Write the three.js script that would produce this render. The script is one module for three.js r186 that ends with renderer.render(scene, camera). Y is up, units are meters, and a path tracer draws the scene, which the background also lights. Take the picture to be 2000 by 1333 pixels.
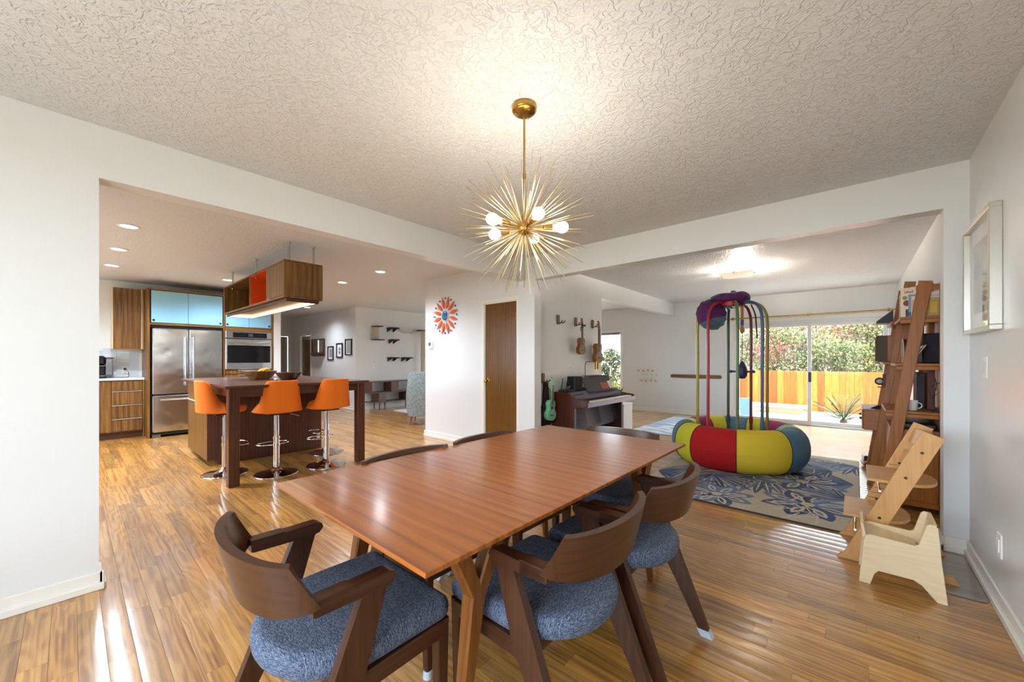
import * as THREE from 'three';
import { mergeGeometries } from 'three/addons/utils/BufferGeometryUtils.js';
import { ConvexGeometry } from 'three/addons/geometries/ConvexGeometry.js';
import { RectAreaLightUniformsLib } from 'three/addons/lights/RectAreaLightUniformsLib.js';

// ---------------------------------------------------------------- camera, sky, sun, exposure
const scene = new THREE.Scene();
const renderer = new THREE.WebGLRenderer({ antialias: true });
renderer.toneMapping = THREE.LinearToneMapping;
renderer.toneMappingExposure = 1.46;
renderer.shadowMap.enabled = true;
RectAreaLightUniformsLib.init();
const FOCAL = 760, deg = Math.PI / 180;
const camera = new THREE.PerspectiveCamera(2 * Math.atan(666.5 / FOCAL) / deg, 2000 / 1333, 0.05, 200);
camera.position.set(0, 1.22, 0);
camera.rotation.y = 41.4 * deg;
camera.setViewOffset(2000, 1333, 0, -35.5, 2000, 1333);          // risen lens: verticals stay upright
scene.add(camera);
scene.background = new THREE.Color(0.76, 0.88, 1.0);
scene.backgroundIntensity = 9.0;
const sun = new THREE.DirectionalLight(0xfff2e2, 7.0);
sun.position.set(9, 16, -5);
sun.target.position.set(-1, 0, -10);
sun.castShadow = true;
sun.shadow.mapSize.set(2048, 2048);
Object.assign(sun.shadow.camera, { left: -16, right: 16, top: 16, bottom: -16, near: 1, far: 60 });
scene.add(sun, sun.target);
const LAMP_WHITE = 0xf6f7ff, LAMP_COOL = 0xeaf1ff, LAMP_WARM = 0xfff3e2;
const POWER = { bulb: 0.03, can: 11, living: 6, led: 8 };

// ---------------------------------------------------------------- helpers
function rng(seed) { let a = seed >>> 0; return () => { a = (a + 0x6D2B79F5) | 0; let t = Math.imul(a ^ (a >>> 15), 1 | a); t = (t + Math.imul(t ^ (t >>> 7), 61 | t)) ^ t; return ((t ^ (t >>> 14)) >>> 0) / 4294967296; }; }
const rnd = rng(7), rr = (a, b) => a + (b - a) * rnd();
const V = (x, y, z) => new THREE.Vector3(x, y, z);
const lerp = (a, b, t) => a + (b - a) * t, clamp = (x, a = 0, b = 1) => Math.min(b, Math.max(a, x)), sstep = (a, b, x) => { const t = clamp((x - a) / (b - a)); return t * t * (3 - 2 * t); };
const taken = {};
function numbered(n) { const k = (taken[n] = (taken[n] ?? -1) + 1); return k ? n + '_' + String(k).padStart(3, '0') : n; }

// periodic value noise for the textures
const HASH = new Float32Array(65536); { const r = rng(99); for (let i = 0; i < 65536; i++) HASH[i] = r(); }
function vn(x, y, px, py, s = 0) {
  const xi = Math.floor(x), yi = Math.floor(y), fx = x - xi, fy = y - yi, u = fx * fx * (3 - 2 * fx), v = fy * fy * (3 - 2 * fy);
  const h = (i, j) => HASH[((((i % px) + px) % px) * 157 + (((j % py) + py) % py) * 2741 + s * 7919) & 65535];
  return lerp(lerp(h(xi, yi), h(xi + 1, yi), u), lerp(h(xi, yi + 1), h(xi + 1, yi + 1), u), v);
}
function fbm(x, y, px, py, s, o = 3) { let a = 0.5, t = 0, n = 0; for (let i = 0; i < o; i++) { t += a * vn(x, y, px, py, s + i); n += a; a *= 0.5; x *= 2; y *= 2; px *= 2; py *= 2; } return t / n; }
function tex(w, h, f, { srgb = true, size = [1, 1] } = {}) {
  const d = new Uint8Array(w * h * 4);
  for (let j = 0; j < h; j++) for (let i = 0; i < w; i++) {
    const c = f(i / w, j / h), k = (j * w + i) * 4;
    if (typeof c === 'number') d[k] = d[k + 1] = d[k + 2] = clamp(c, 0, 255); else { d[k] = clamp(c[0], 0, 255); d[k + 1] = clamp(c[1], 0, 255); d[k + 2] = clamp(c[2], 0, 255); }
    d[k + 3] = 255;
  }
  const t = new THREE.DataTexture(d, w, h, THREE.RGBAFormat);
  t.wrapS = t.wrapT = THREE.RepeatWrapping; t.magFilter = THREE.LinearFilter; t.minFilter = THREE.LinearMipmapLinearFilter; t.generateMipmaps = true;
  if (srgb) t.colorSpace = THREE.SRGBColorSpace;
  t.repeat.set(1 / size[0], 1 / size[1]); t.needsUpdate = true;
  return t;
}
function canvasTex(w, h, draw) {
  const c = document.createElement('canvas'); c.width = w; c.height = h;
  draw(c.getContext('2d'), w, h);
  const t = new THREE.CanvasTexture(c); t.colorSpace = THREE.SRGBColorSpace; return t;
}
const mix3 = (a, b, t) => [lerp(a[0], b[0], t), lerp(a[1], b[1], t), lerp(a[2], b[2], t)];
// wood: u runs with the grain
function wood(dark, mid, light, { seed = 1, bands = 7, warp = 1.2, fine = 90, size = [1.2, 0.4], w = 512, h = 256, pore = 0.5, contrast = 1 } = {}) {
  return tex(w, h, (u, v) => {
    const wv = fbm(u * 2, v * 3, 2, 3, seed, 3) - 0.5, ring = 0.5 + 0.5 * Math.sin((v * bands + warp * wv * 3) * 2 * Math.PI);
    const streak = fbm(u * 3, v * 40, 3, 40, seed + 5, 3), por = vn(u * 14, v * fine * 1.6, 14, Math.round(fine * 1.6), seed + 9), blotch = fbm(u * 3, v * 2, 3, 2, seed + 12, 2);
    let t = 0.5 + contrast * (0.26 * (ring - 0.5) + 0.75 * (streak - 0.5) + 0.35 * (blotch - 0.5));
    let c = t < 0.5 ? mix3(dark, mid, clamp(t * 2)) : mix3(mid, light, clamp(t * 2 - 1));
    const p = pore * sstep(0.66, 0.9, por);
    return mix3(c, dark, p);
  }, { size });
}
const hex = (s) => [parseInt(s.slice(0, 2), 16), parseInt(s.slice(2, 4), 16), parseInt(s.slice(4, 6), 16)];

// ---------------------------------------------------------------- geometry
const prep = (g) => { g = g.index ? g.toNonIndexed() : g; for (const k of Object.keys(g.attributes)) if (!['position', 'normal', 'uv', 'color'].includes(k)) g.deleteAttribute(k); return g; };
function at(g, x = 0, y = 0, z = 0, rx = 0, ry = 0, rz = 0, order = 'XYZ') {
  g.applyMatrix4(new THREE.Matrix4().makeRotationFromEuler(new THREE.Euler(rx, ry, rz, order)).setPosition(x, y, z)); return g;
}
// chamfered box given by its ranges
function box(x0, x1, y0, y1, z0, z1, c = 0.003) {
  if (x0 > x1) [x0, x1] = [x1, x0]; if (y0 > y1) [y0, y1] = [y1, y0]; if (z0 > z1) [z0, z1] = [z1, z0];
  c = Math.min(c, (x1 - x0) * 0.3, (y1 - y0) * 0.3, (z1 - z0) * 0.3);
  const lo = [x0, y0, z0], hi = [x1, y1, z1], p = [], n = [];
  const pt = (s, k) => [0, 1, 2].map((a) => (s[a] > 0 ? hi[a] : lo[a]) - (a === k ? 0 : s[a] * c));
  const put = (pts, nn) => {
    const e = new THREE.Vector3().subVectors(V(...pts[1]), V(...pts[0])), f = new THREE.Vector3().subVectors(V(...pts[2]), V(...pts[0]));
    if (e.cross(f).dot(nn) < 0) pts = pts.slice().reverse();
    for (let i = 1; i + 1 < pts.length; i++) for (const q of [pts[0], pts[i], pts[i + 1]]) { p.push(...q); n.push(nn.x, nn.y, nn.z); }
  };
  for (let k = 0; k < 3; k++) for (const s of [-1, 1]) {
    const [a, b] = [0, 1, 2].filter((i) => i !== k), q = [[-1, -1], [1, -1], [1, 1], [-1, 1]].map(([i, j]) => { const t = [0, 0, 0]; t[k] = s; t[a] = i; t[b] = j; return pt(t, k); });
    const nn = V(0, 0, 0); nn.setComponent(k, s); put(q, nn);
  }
  if (c > 0) {
    for (let k = 0; k < 3; k++) for (const i of [-1, 1]) for (const j of [-1, 1]) {
      const [a, b] = [0, 1, 2].filter((m) => m !== k), t = (e) => { const r = [0, 0, 0]; r[k] = e; r[a] = i; r[b] = j; return r; }, nn = V(0, 0, 0);
      nn.setComponent(a, i); nn.setComponent(b, j); put([pt(t(-1), a), pt(t(1), a), pt(t(1), b), pt(t(-1), b)], nn.normalize());
    }
    for (const i of [-1, 1]) for (const j of [-1, 1]) for (const k of [-1, 1]) put([pt([i, j, k], 0), pt([i, j, k], 1), pt([i, j, k], 2)], V(i, j, k).normalize());
  }
  const g = new THREE.BufferGeometry();
  g.setAttribute('position', new THREE.Float32BufferAttribute(p, 3)); g.setAttribute('normal', new THREE.Float32BufferAttribute(n, 3));
  g.setAttribute('uv', new THREE.Float32BufferAttribute(new Float32Array(p.length / 3 * 2), 2));
  return g;
}
const cbox = (w, h, d, c) => box(-w / 2, w / 2, -h / 2, h / 2, -d / 2, d / 2, c);
// tapered bar of rectangular section between two points; w across (side), t in the other direction
function bar(a, b, w0, t0, w1 = w0, t1 = t0, side = V(1, 0, 0), c = 0.004) {
  const d = b.clone().sub(a), L = d.length(); d.normalize();
  let s = side.clone().addScaledVector(d, -side.dot(d)).normalize(); const q = new THREE.Vector3().crossVectors(s, d);
  const g = box(-0.5, 0.5, 0, L, -0.5, 0.5, 0), bev = [];
  const pts = [], P = (y, sx, sz, w, t) => { const cc = Math.min(c, w * 0.3, t * 0.3); for (const [ex, ez] of [[0, cc], [cc, 0]]) pts.push(a.clone().addScaledVector(d, y).addScaledVector(s, sx * (w / 2 - ex)).addScaledVector(q, sz * (t / 2 - ez))); };
  for (const sx of [-1, 1]) for (const sz of [-1, 1]) { P(0, sx, sz, w0, t0); P(L, sx, sz, w1, t1); }
  return hull(pts);
}
function hull(pts) { const g = new ConvexGeometry(pts); return g; }
function tube(pts, seg, r, rad = 8, closed = false) { return new THREE.TubeGeometry(new THREE.CatmullRomCurve3(pts.map((p) => Array.isArray(p) ? V(...p) : p), closed, 'centripetal'), seg, r, rad, closed); }
function cyl(r0, r1, a, b, seg = 16, open = false) {          // cylinder from a (radius r0) to b (radius r1)
  a = Array.isArray(a) ? V(...a) : a; b = Array.isArray(b) ? V(...b) : b;
  const d = b.clone().sub(a), L = d.length(), g = new THREE.CylinderGeometry(r1, r0, L, seg, 1, open); g.translate(0, L / 2, 0);
  g.applyQuaternion(new THREE.Quaternion().setFromUnitVectors(V(0, 1, 0), d.normalize())); g.translate(a.x, a.y, a.z); return g;
}
const ball = (r, x = 0, y = 0, z = 0, sx = 1, sy = 1, sz = 1, a = 16, b = 12) => { const g = new THREE.SphereGeometry(r, a, b); g.scale(sx, sy, sz); g.translate(x, y, z); return g; };
const lathe = (pts, seg = 32) => new THREE.LatheGeometry(pts.map((p) => new THREE.Vector2(...p)), seg);
function extrude(pts, depth, bevel = 0.003, holes = [], curve = 8) {      // outline in xy, thickness along z, centred
  const s = pts instanceof THREE.Shape ? pts : new THREE.Shape(pts.map((p) => new THREE.Vector2(...p)));
  for (const h of holes) s.holes.push(h instanceof THREE.Path ? h : new THREE.Path(h.map((p) => new THREE.Vector2(...p))));
  const g = new THREE.ExtrudeGeometry(s, { depth: depth - 2 * bevel, bevelEnabled: bevel > 0, bevelThickness: bevel, bevelSize: bevel, bevelOffset: -bevel, bevelSegments: 1, curveSegments: curve });
  g.translate(0, 0, -(depth - 2 * bevel) / 2); return g;
}
function rrect(w, h, r, cx = 0, cy = 0) { const s = new THREE.Shape(), x = cx - w / 2, y = cy - h / 2; s.moveTo(x + r, y); s.lineTo(x + w - r, y); s.quadraticCurveTo(x + w, y, x + w, y + r); s.lineTo(x + w, y + h - r); s.quadraticCurveTo(x + w, y + h, x + w - r, y + h); s.lineTo(x + r, y + h); s.quadraticCurveTo(x, y + h, x, y + h - r); s.lineTo(x, y + r); s.quadraticCurveTo(x, y, x + r, y); return s; }
// surface from a grid of points f(i/n, j/m)
function grid(n, m, f) {
  const p = [], ix = [];
  for (let i = 0; i <= n; i++) for (let j = 0; j <= m; j++) { const q = f(i / n, j / m); p.push(q.x, q.y, q.z); }
  for (let i = 0; i < n; i++) for (let j = 0; j < m; j++) { const a = i * (m + 1) + j, b = a + m + 1; ix.push(a, b, a + 1, b, b + 1, a + 1); }
  const g = new THREE.BufferGeometry(); g.setAttribute('position', new THREE.Float32BufferAttribute(p, 3)); g.setIndex(ix); g.computeVertexNormals();
  g.setAttribute('uv', new THREE.Float32BufferAttribute(new Float32Array(p.length / 3 * 2), 2)); return g;
}
// uv in metres, u along the grain axis (0 x, 1 y, 2 z), one projection for each face
function uvm(g, axis = 0, off = [0, 0]) {
  const p = g.attributes.position, uv = new Float32Array(p.count * 2), a = V(0, 0, 0), b = V(0, 0, 0), c = V(0, 0, 0), n = V(0, 0, 0);
  for (let i = 0; i < p.count; i += 3) {
    a.fromBufferAttribute(p, i); b.fromBufferAttribute(p, i + 1); c.fromBufferAttribute(p, i + 2); n.crossVectors(b.clone().sub(a), c.clone().sub(a));
    const m = [Math.abs(n.x), Math.abs(n.y), Math.abs(n.z)], k = m.indexOf(Math.max(...m)), rest = [0, 1, 2].filter((q) => q !== k);
    const ua = rest.includes(axis) ? axis : rest[0], va = rest.find((q) => q !== ua);
    [a, b, c].forEach((q, j) => { uv[(i + j) * 2] = q.getComponent(ua) + off[0]; uv[(i + j) * 2 + 1] = q.getComponent(va) + off[1]; });
  }
  g.setAttribute('uv', new THREE.BufferAttribute(uv, 2)); return g;
}
function join(gs) { gs = (Array.isArray(gs) ? gs : [gs]).map(prep); for (const g of gs) if (!g.attributes.uv) g.setAttribute('uv', new THREE.Float32BufferAttribute(new Float32Array(g.attributes.position.count * 2), 2)); return gs.length > 1 ? mergeGeometries(gs) : gs[0]; }
function mesh(name, gs, m, parent, axis = 0, keepUV = false) {
  let g = join(gs); if (!keepUV) uvm(g, axis, m.map && parent ? [rr(0, 3), rr(0, 3)] : [0, 0]);
  const o = new THREE.Mesh(g, m); o.name = parent === scene || !parent ? numbered(name) : name; o.castShadow = o.receiveShadow = true; (parent ?? scene).add(o); return o;
}
const part = mesh;
function tag(o, label, category, group) { o.userData.label = label; o.userData.category = category; if (group) o.userData.group = group; return o; }
function thing(name, label, category, [x, y, z] = [0, 0, 0], turn = 0, group) {
  const o = new THREE.Group(); o.name = numbered(name); scene.add(o); o.position.set(x, y, z); o.rotation.y = turn; return tag(o, label, category, group);
}
function solo(name, gs, m, label, category, group, axis = 0) { return tag(mesh(name, gs, m, scene, axis), label, category, group); }
function copy(o, [x, y, z], turn, label, group) { const c = o.clone(); c.userData = { ...o.userData }; c.name = numbered(o.name.replace(/_\d\d\d$/, '')); scene.add(c); c.position.set(x, y, z); c.rotation.y = turn; if (label) c.userData.label = label; if (group) c.userData.group = group; return c; }
function struct(name, gs, m, parent, axis = 0) { const o = mesh(name, gs, m, parent ?? scene, axis); if (!parent) { o.name = name; } if (!parent || parent === scene) o.userData.kind = 'structure'; return o; }
function lampLight(l, x, y, z) { l.position.set(x, y, z); l.castShadow = true; if (l.shadow) { l.shadow.mapSize.set(512, 512); l.shadow.bias = -0.001; } scene.add(l); return l; }

// ---------------------------------------------------------------- materials
const mat = (o) => new THREE.MeshStandardMaterial({ roughness: 0.6, metalness: 0, ...o });
const phys = (o) => new THREE.MeshPhysicalMaterial({ roughness: 0.5, metalness: 0, ...o });
const paintBump = tex(256, 256, (u, v) => 128 + 90 * (fbm(u * 60, v * 60, 60, 60, 3, 2) - 0.5), { srgb: false, size: [0.5, 0.5] });
const knock = tex(1024, 1024, (u, v) => {             // trowelled ceiling plaster: flat islands with ragged edges
  const wx = fbm(u * 24, v * 24, 24, 24, 31, 2) - 0.5, wy = fbm(u * 24, v * 24, 24, 24, 41, 2) - 0.5;
  const a = fbm(u * 60 + wx * 3, v * 60 + wy * 3, 60, 60, 51, 3), b = fbm(u * 130 + wx * 4, v * 130, 130, 130, 61, 2);
  return 255 * (0.62 * sstep(0.46, 0.53, a) + 0.28 * sstep(0.5, 0.6, b) * (1 - 0.5 * sstep(0.46, 0.53, a)) + 0.1 * b);
}, { srgb: false, size: [1.1, 1.1] });
const M = {
  wall: mat({ color: 0xdfe0df, roughness: 0.33, bumpMap: paintBump, bumpScale: 0.0006 }),
  ceiling: mat({ color: 0xdadbdc, roughness: 0.5, bumpMap: knock, bumpScale: 0.0045 }),
  ceilingFine: mat({ color: 0xdadbdc, roughness: 0.7, bumpMap: knock, bumpScale: 0.0012 }),
  trim: mat({ color: 0xe9e6de, roughness: 0.35 }),
  oak: phys({ color: 0xffffff, vertexColors: true, roughness: 0.42, clearcoat: 1, clearcoatRoughness: 0.14, map: wood(hex('8d6033'), hex('c6955a'), hex('dcb37a'), { seed: 3, bands: 5, warp: 2.4, size: [1.3, 0.34], w: 1024, h: 512, pore: 0.25, contrast: 1.05 }) }),
  subfloor: mat({ color: 0x3a2a1a, roughness: 0.9 }),
  tableWood: phys({ color: 0xffffff, roughness: 0.3, clearcoat: 0.7, clearcoatRoughness: 0.16, map: wood(hex('6a3410'), hex('a05a22'), hex('b87030'), { seed: 11, bands: 9, warp: 0.5, size: [1.6, 0.5], w: 1024, h: 512, pore: 0.1, contrast: 0.9 }) }),
  tableLeg: mat({ color: 0xffffff, roughness: 0.32, map: wood(hex('4f2c10'), hex('7a4a1e'), hex('8f5c2a'), { seed: 12, bands: 6, warp: 0.5, size: [1.2, 0.2], pore: 0.2, contrast: 0.7 }) }),
  chairWood: mat({ color: 0xffffff, roughness: 0.3, map: wood(hex('2a170d'), hex('432719'), hex('573521'), { seed: 14, bands: 5, warp: 0.6, size: [0.9, 0.2], pore: 0.2, contrast: 0.7 }) }),
  walnut: mat({ color: 0xffffff, roughness: 0.38, map: wood(hex('4a2f14'), hex('7a5426'), hex('9c7440'), { seed: 21, bands: 6, warp: 0.5, size: [1.6, 0.42], w: 1024, h: 512, pore: 0.4, contrast: 1.1 }) }),
  walnutDark: mat({ color: 0xffffff, roughness: 0.28, map: wood(hex('36201a'), hex('573425'), hex('6d4531'), { seed: 22, bands: 8, warp: 0.5, size: [1.4, 0.3], pore: 0.4, contrast: 0.9 }) }),
  doorWood: mat({ color: 0xffffff, roughness: 0.3, map: wood(hex('4f310e'), hex('6d4714'), hex('7f571e'), { seed: 23, bands: 12, warp: 0.6, size: [2.0, 0.5], pore: 0.55, contrast: 0.8 }) }),
  greyDoor: mat({ color: 0xffffff, roughness: 0.5, map: wood(hex('7d7464'), hex('958b7a'), hex('a39988'), { seed: 24, bands: 8, size: [1.6, 0.4], pore: 0.3, contrast: 0.6 }) }),
  shelfWood: mat({ color: 0xffffff, roughness: 0.4, map: wood(hex('6a3a08'), hex('965610'), hex('ac6a1c'), { seed: 25, bands: 7, warp: 0.4, size: [1.5, 0.3], pore: 0.3, contrast: 0.7 }) }),
  beech: mat({ color: 0xffffff, roughness: 0.42, map: wood(hex('c08a4c'), hex('d3a063'), hex('deb076'), { seed: 26, bands: 4, size: [0.9, 0.3], pore: 0.35, contrast: 0.6 }) }),
  birch: mat({ color: 0xffffff, roughness: 0.42, map: wood(hex('d5bb90'), hex('e3cda6'), hex('ecdab9'), { seed: 27, bands: 5, warp: 1.6, size: [0.9, 0.4], pore: 0.15, contrast: 0.6 }) }),
  cream: mat({ color: 0xeadfc4, roughness: 0.5 }),
  steel: mat({ color: 0xd2d8df, roughness: 0.2, metalness: 1, bumpMap: tex(256, 256, (u, v) => 255 * fbm(u * 3, v * 3, 3, 3, 71, 2), { srgb: false, size: [0.5, 0.5] }), bumpScale: 0.006 }),
  steelPlain: mat({ color: 0xc4c4c6, roughness: 0.22, metalness: 1 }),
  pull: mat({ color: 0xd9d9d6, roughness: 0.35, metalness: 0.4 }),
  chrome: mat({ color: 0xdddde0, roughness: 0.07, metalness: 1 }),
  brass: mat({ color: 0xb08a45, roughness: 0.24, metalness: 1 }),
  rodBrass: mat({ color: 0xc6b288, roughness: 0.3, metalness: 1 }),
  black: mat({ color: 0x17171a, roughness: 0.4 }),
  blackGloss: phys({ color: 0x0c0c10, roughness: 0.08 }),
  darkGrey: mat({ color: 0x34343a, roughness: 0.5 }),
  white: mat({ color: 0xeeeeea, roughness: 0.4 }),
  blueGlass: phys({ color: 0x8fc6e2, roughness: 0.18, clearcoat: 0.6, clearcoatRoughness: 0.08 }),
  quartz: mat({ color: 0xeae8e3, roughness: 0.2 }),
  orangeFabric: mat({ color: 0xe8730c, roughness: 0.85 }),
  orangePaint: mat({ color: 0xd9571b, roughness: 0.4 }),
  felt: mat({ color: 0xb9c3cf, roughness: 0.9 }),
  glass: phys({ color: 0xffffff, roughness: 0.0, transmission: 1, thickness: 0, ior: 1.2 }),
  glow: mat({ color: 0xffffff, emissive: 0xfff4e0, emissiveIntensity: 42 }),
  canGlow: mat({ color: 0xffffff, emissive: 0xffffff, emissiveIntensity: 7 }),
};
M.glass.userData.pane = true;
const flat = {}; const col = (h, r = 0.6, m = 0) => (flat[h + '_' + r + '_' + m] ??= mat({ color: h, roughness: r, metalness: m }));
// blue-grey woven upholstery
M.tweed = mat({
  color: 0xffffff, roughness: 0.95,
  map: tex(512, 512, (u, v) => { const a = vn(u * 16, v * 150, 16, 150, 81), b = vn(u * 180, v * 60, 180, 60, 82), c = vn(u * 200, v * 200, 200, 200, 83), t = 0.45 * a + 0.35 * b + 0.2 * c; return mix3([34, 44, 66], [126, 138, 158], sstep(0.25, 0.78, t)); }, { size: [0.10, 0.10] }),
  bumpMap: tex(256, 256, (u, v) => 255 * (0.5 * vn(u * 120, v * 60, 120, 60, 84) + 0.5 * vn(u * 60, v * 120, 60, 120, 85)), { srgb: false, size: [0.16, 0.16] }), bumpScale: 0.0012 });
M.greyTweed = mat({ color: 0xffffff, roughness: 0.95, map: tex(256, 256, (u, v) => mix3([84, 96, 98], [168, 178, 176], sstep(0.3, 0.7, 0.5 * vn(u * 90, v * 90, 90, 90, 86) + 0.5 * vn(u * 40, v * 120, 40, 120, 87))), { size: [0.3, 0.3] }) });

// ================================================================ THE SETTING
const C = 2.465, XL = -3.02, XR = 0.535, ZF = -3.70, ZW = -8.95, XK = -8.8, ZB = 1.5;
const HB = 2.187;                                              // underside of the headers
struct('wall_left', [box(XL - 0.13, XL, 0, C, -0.10, ZB, 0), box(XL - 0.13, XL, HB, C, ZF, -0.10, 0)], M.wall);
struct('wall_living', [box(XL - 0.13, -2.9, 0, C, ZF - 0.13, ZF, 0), box(-2.9, 0.425, HB, C, ZF - 0.13, ZF, 0), box(0.425, XR, 0, C, ZF - 0.13, ZF, 0)], M.wall);
struct('wall_right', [box(XR, XR + 0.16, 0, C, ZW - 0.15, ZB + 0.15, 0)], M.wall);
const CZ = -3.735, DX0 = -3.80, DX1 = -3.20, DH = 1.975;       // closet front and its door
struct('wall_closet', [box(-5.13, DX0, 0, C, CZ - 0.1, CZ, 0), box(DX0, DX1, DH, C, CZ - 0.1, CZ, 0), box(DX1, XL - 0.13, 0, C, CZ - 0.1, CZ, 0), box(-5.13, -5.03, 0, C, -5.58, CZ - 0.1, 0), box(-5.03, XL - 0.1, 0, C, -5.58, -5.48, 0)], M.wall);
struct('wall_piano', [box(XL - 0.1, XL, 0, C, -5.58, ZF - 0.13, 0)], M.wall);
struct('wall_beam', [box(XL - 0.13, XL, HB, C, ZW, -5.58, 0)], M.wall);
const SX0 = -1.87, SX1 = 0.46, SH = 1.94, WX0 = -5.75, WX1 = -4.31, WY0 = 0.35, WY1 = 1.885, EX0 = -8.35, EX1 = -6.3;
struct('wall_far', [box(XK - 0.05, EX0, 0, C, ZW - 0.15, ZW, 0), box(EX0, EX1, 0, 0.5, ZW - 0.15, ZW, 0), box(EX0, EX1, 2.05, C, ZW - 0.15, ZW, 0), box(EX1, WX0, 0, C, ZW - 0.15, ZW, 0), box(WX0, WX1, 0, WY0, ZW - 0.15, ZW, 0), box(WX0, WX1, WY1, C, ZW - 0.15, ZW, 0), box(WX1, SX0, 0, C, ZW - 0.15, ZW, 0), box(SX0, SX1, SH, C, ZW - 0.15, ZW, 0), box(SX1, XR, 0, C, ZW - 0.15, ZW, 0)], M.wall);
struct('wall_kitchen', [box(XK - 0.15, XK, 0, C, -2.5, ZB, 0)], M.wall);
struct('wall_hall_near', [box(-12.9, -8.12, 0, C, -2.62, -2.5, 0)], M.wall);
struct('wall_hall_far', [box(-12.9, -12.19, 0, C, -4.6, -4.45, 0), box(-12.19, -11.43, 1.9, C, -4.6, -4.45, 0), box(-11.43, -8.85, 0, C, -4.6, -4.45, 0)], M.wall);
struct('wall_hall_end', [box(-13.05, -12.9, 0, C, -4.6, -4.38, 0), box(-13.05, -12.9, 1.92, C, -4.38, -3.6, 0), box(-13.05, -12.9, 0, C, -3.6, -2.5, 0)], M.wall);
struct('wall_den', [box(-9.0, -8.85, 0, C, ZW - 0.15, -4.6, 0)], M.wall);
const BX0 = -2.3, BX1 = 0.3, BK0 = -7.6, BK1 = -4.4;
struct('wall_back', [box(XK - 0.15, BK0, 0, C, ZB, ZB + 0.15, 0), box(BK0, BK1, 0, 0.95, ZB, ZB + 0.15, 0), box(BK0, BK1, 2.1, C, ZB, ZB + 0.15, 0), box(BK1, BX0, 0, C, ZB, ZB + 0.15, 0), box(BX0, BX1, 0, 0.4, ZB, ZB + 0.15, 0), box(BX0, BX1, 2.2, C, ZB, ZB + 0.15, 0), box(BX1, XR, 0, C, ZB, ZB + 0.15, 0)], M.wall);
struct('ceiling', [box(XL - 0.13, XR + 0.16, C, C + 0.16, ZW - 0.15, ZB + 0.15, 0)], M.ceiling);
struct('ceiling_kitchen', [box(-13.05, XL - 0.13, C, C + 0.16, ZW - 0.15, ZB + 0.15, 0)], M.ceilingFine);
struct('ceiling_eaves', [box(-13.3, 1.3, C + 0.16, C + 0.24, ZB + 0.15 - 0.2, ZB + 1.15, 0), box(-13.3, 1.3, C + 0.16, C + 0.24, ZW - 0.75, ZW, 0)], M.trim);

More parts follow.
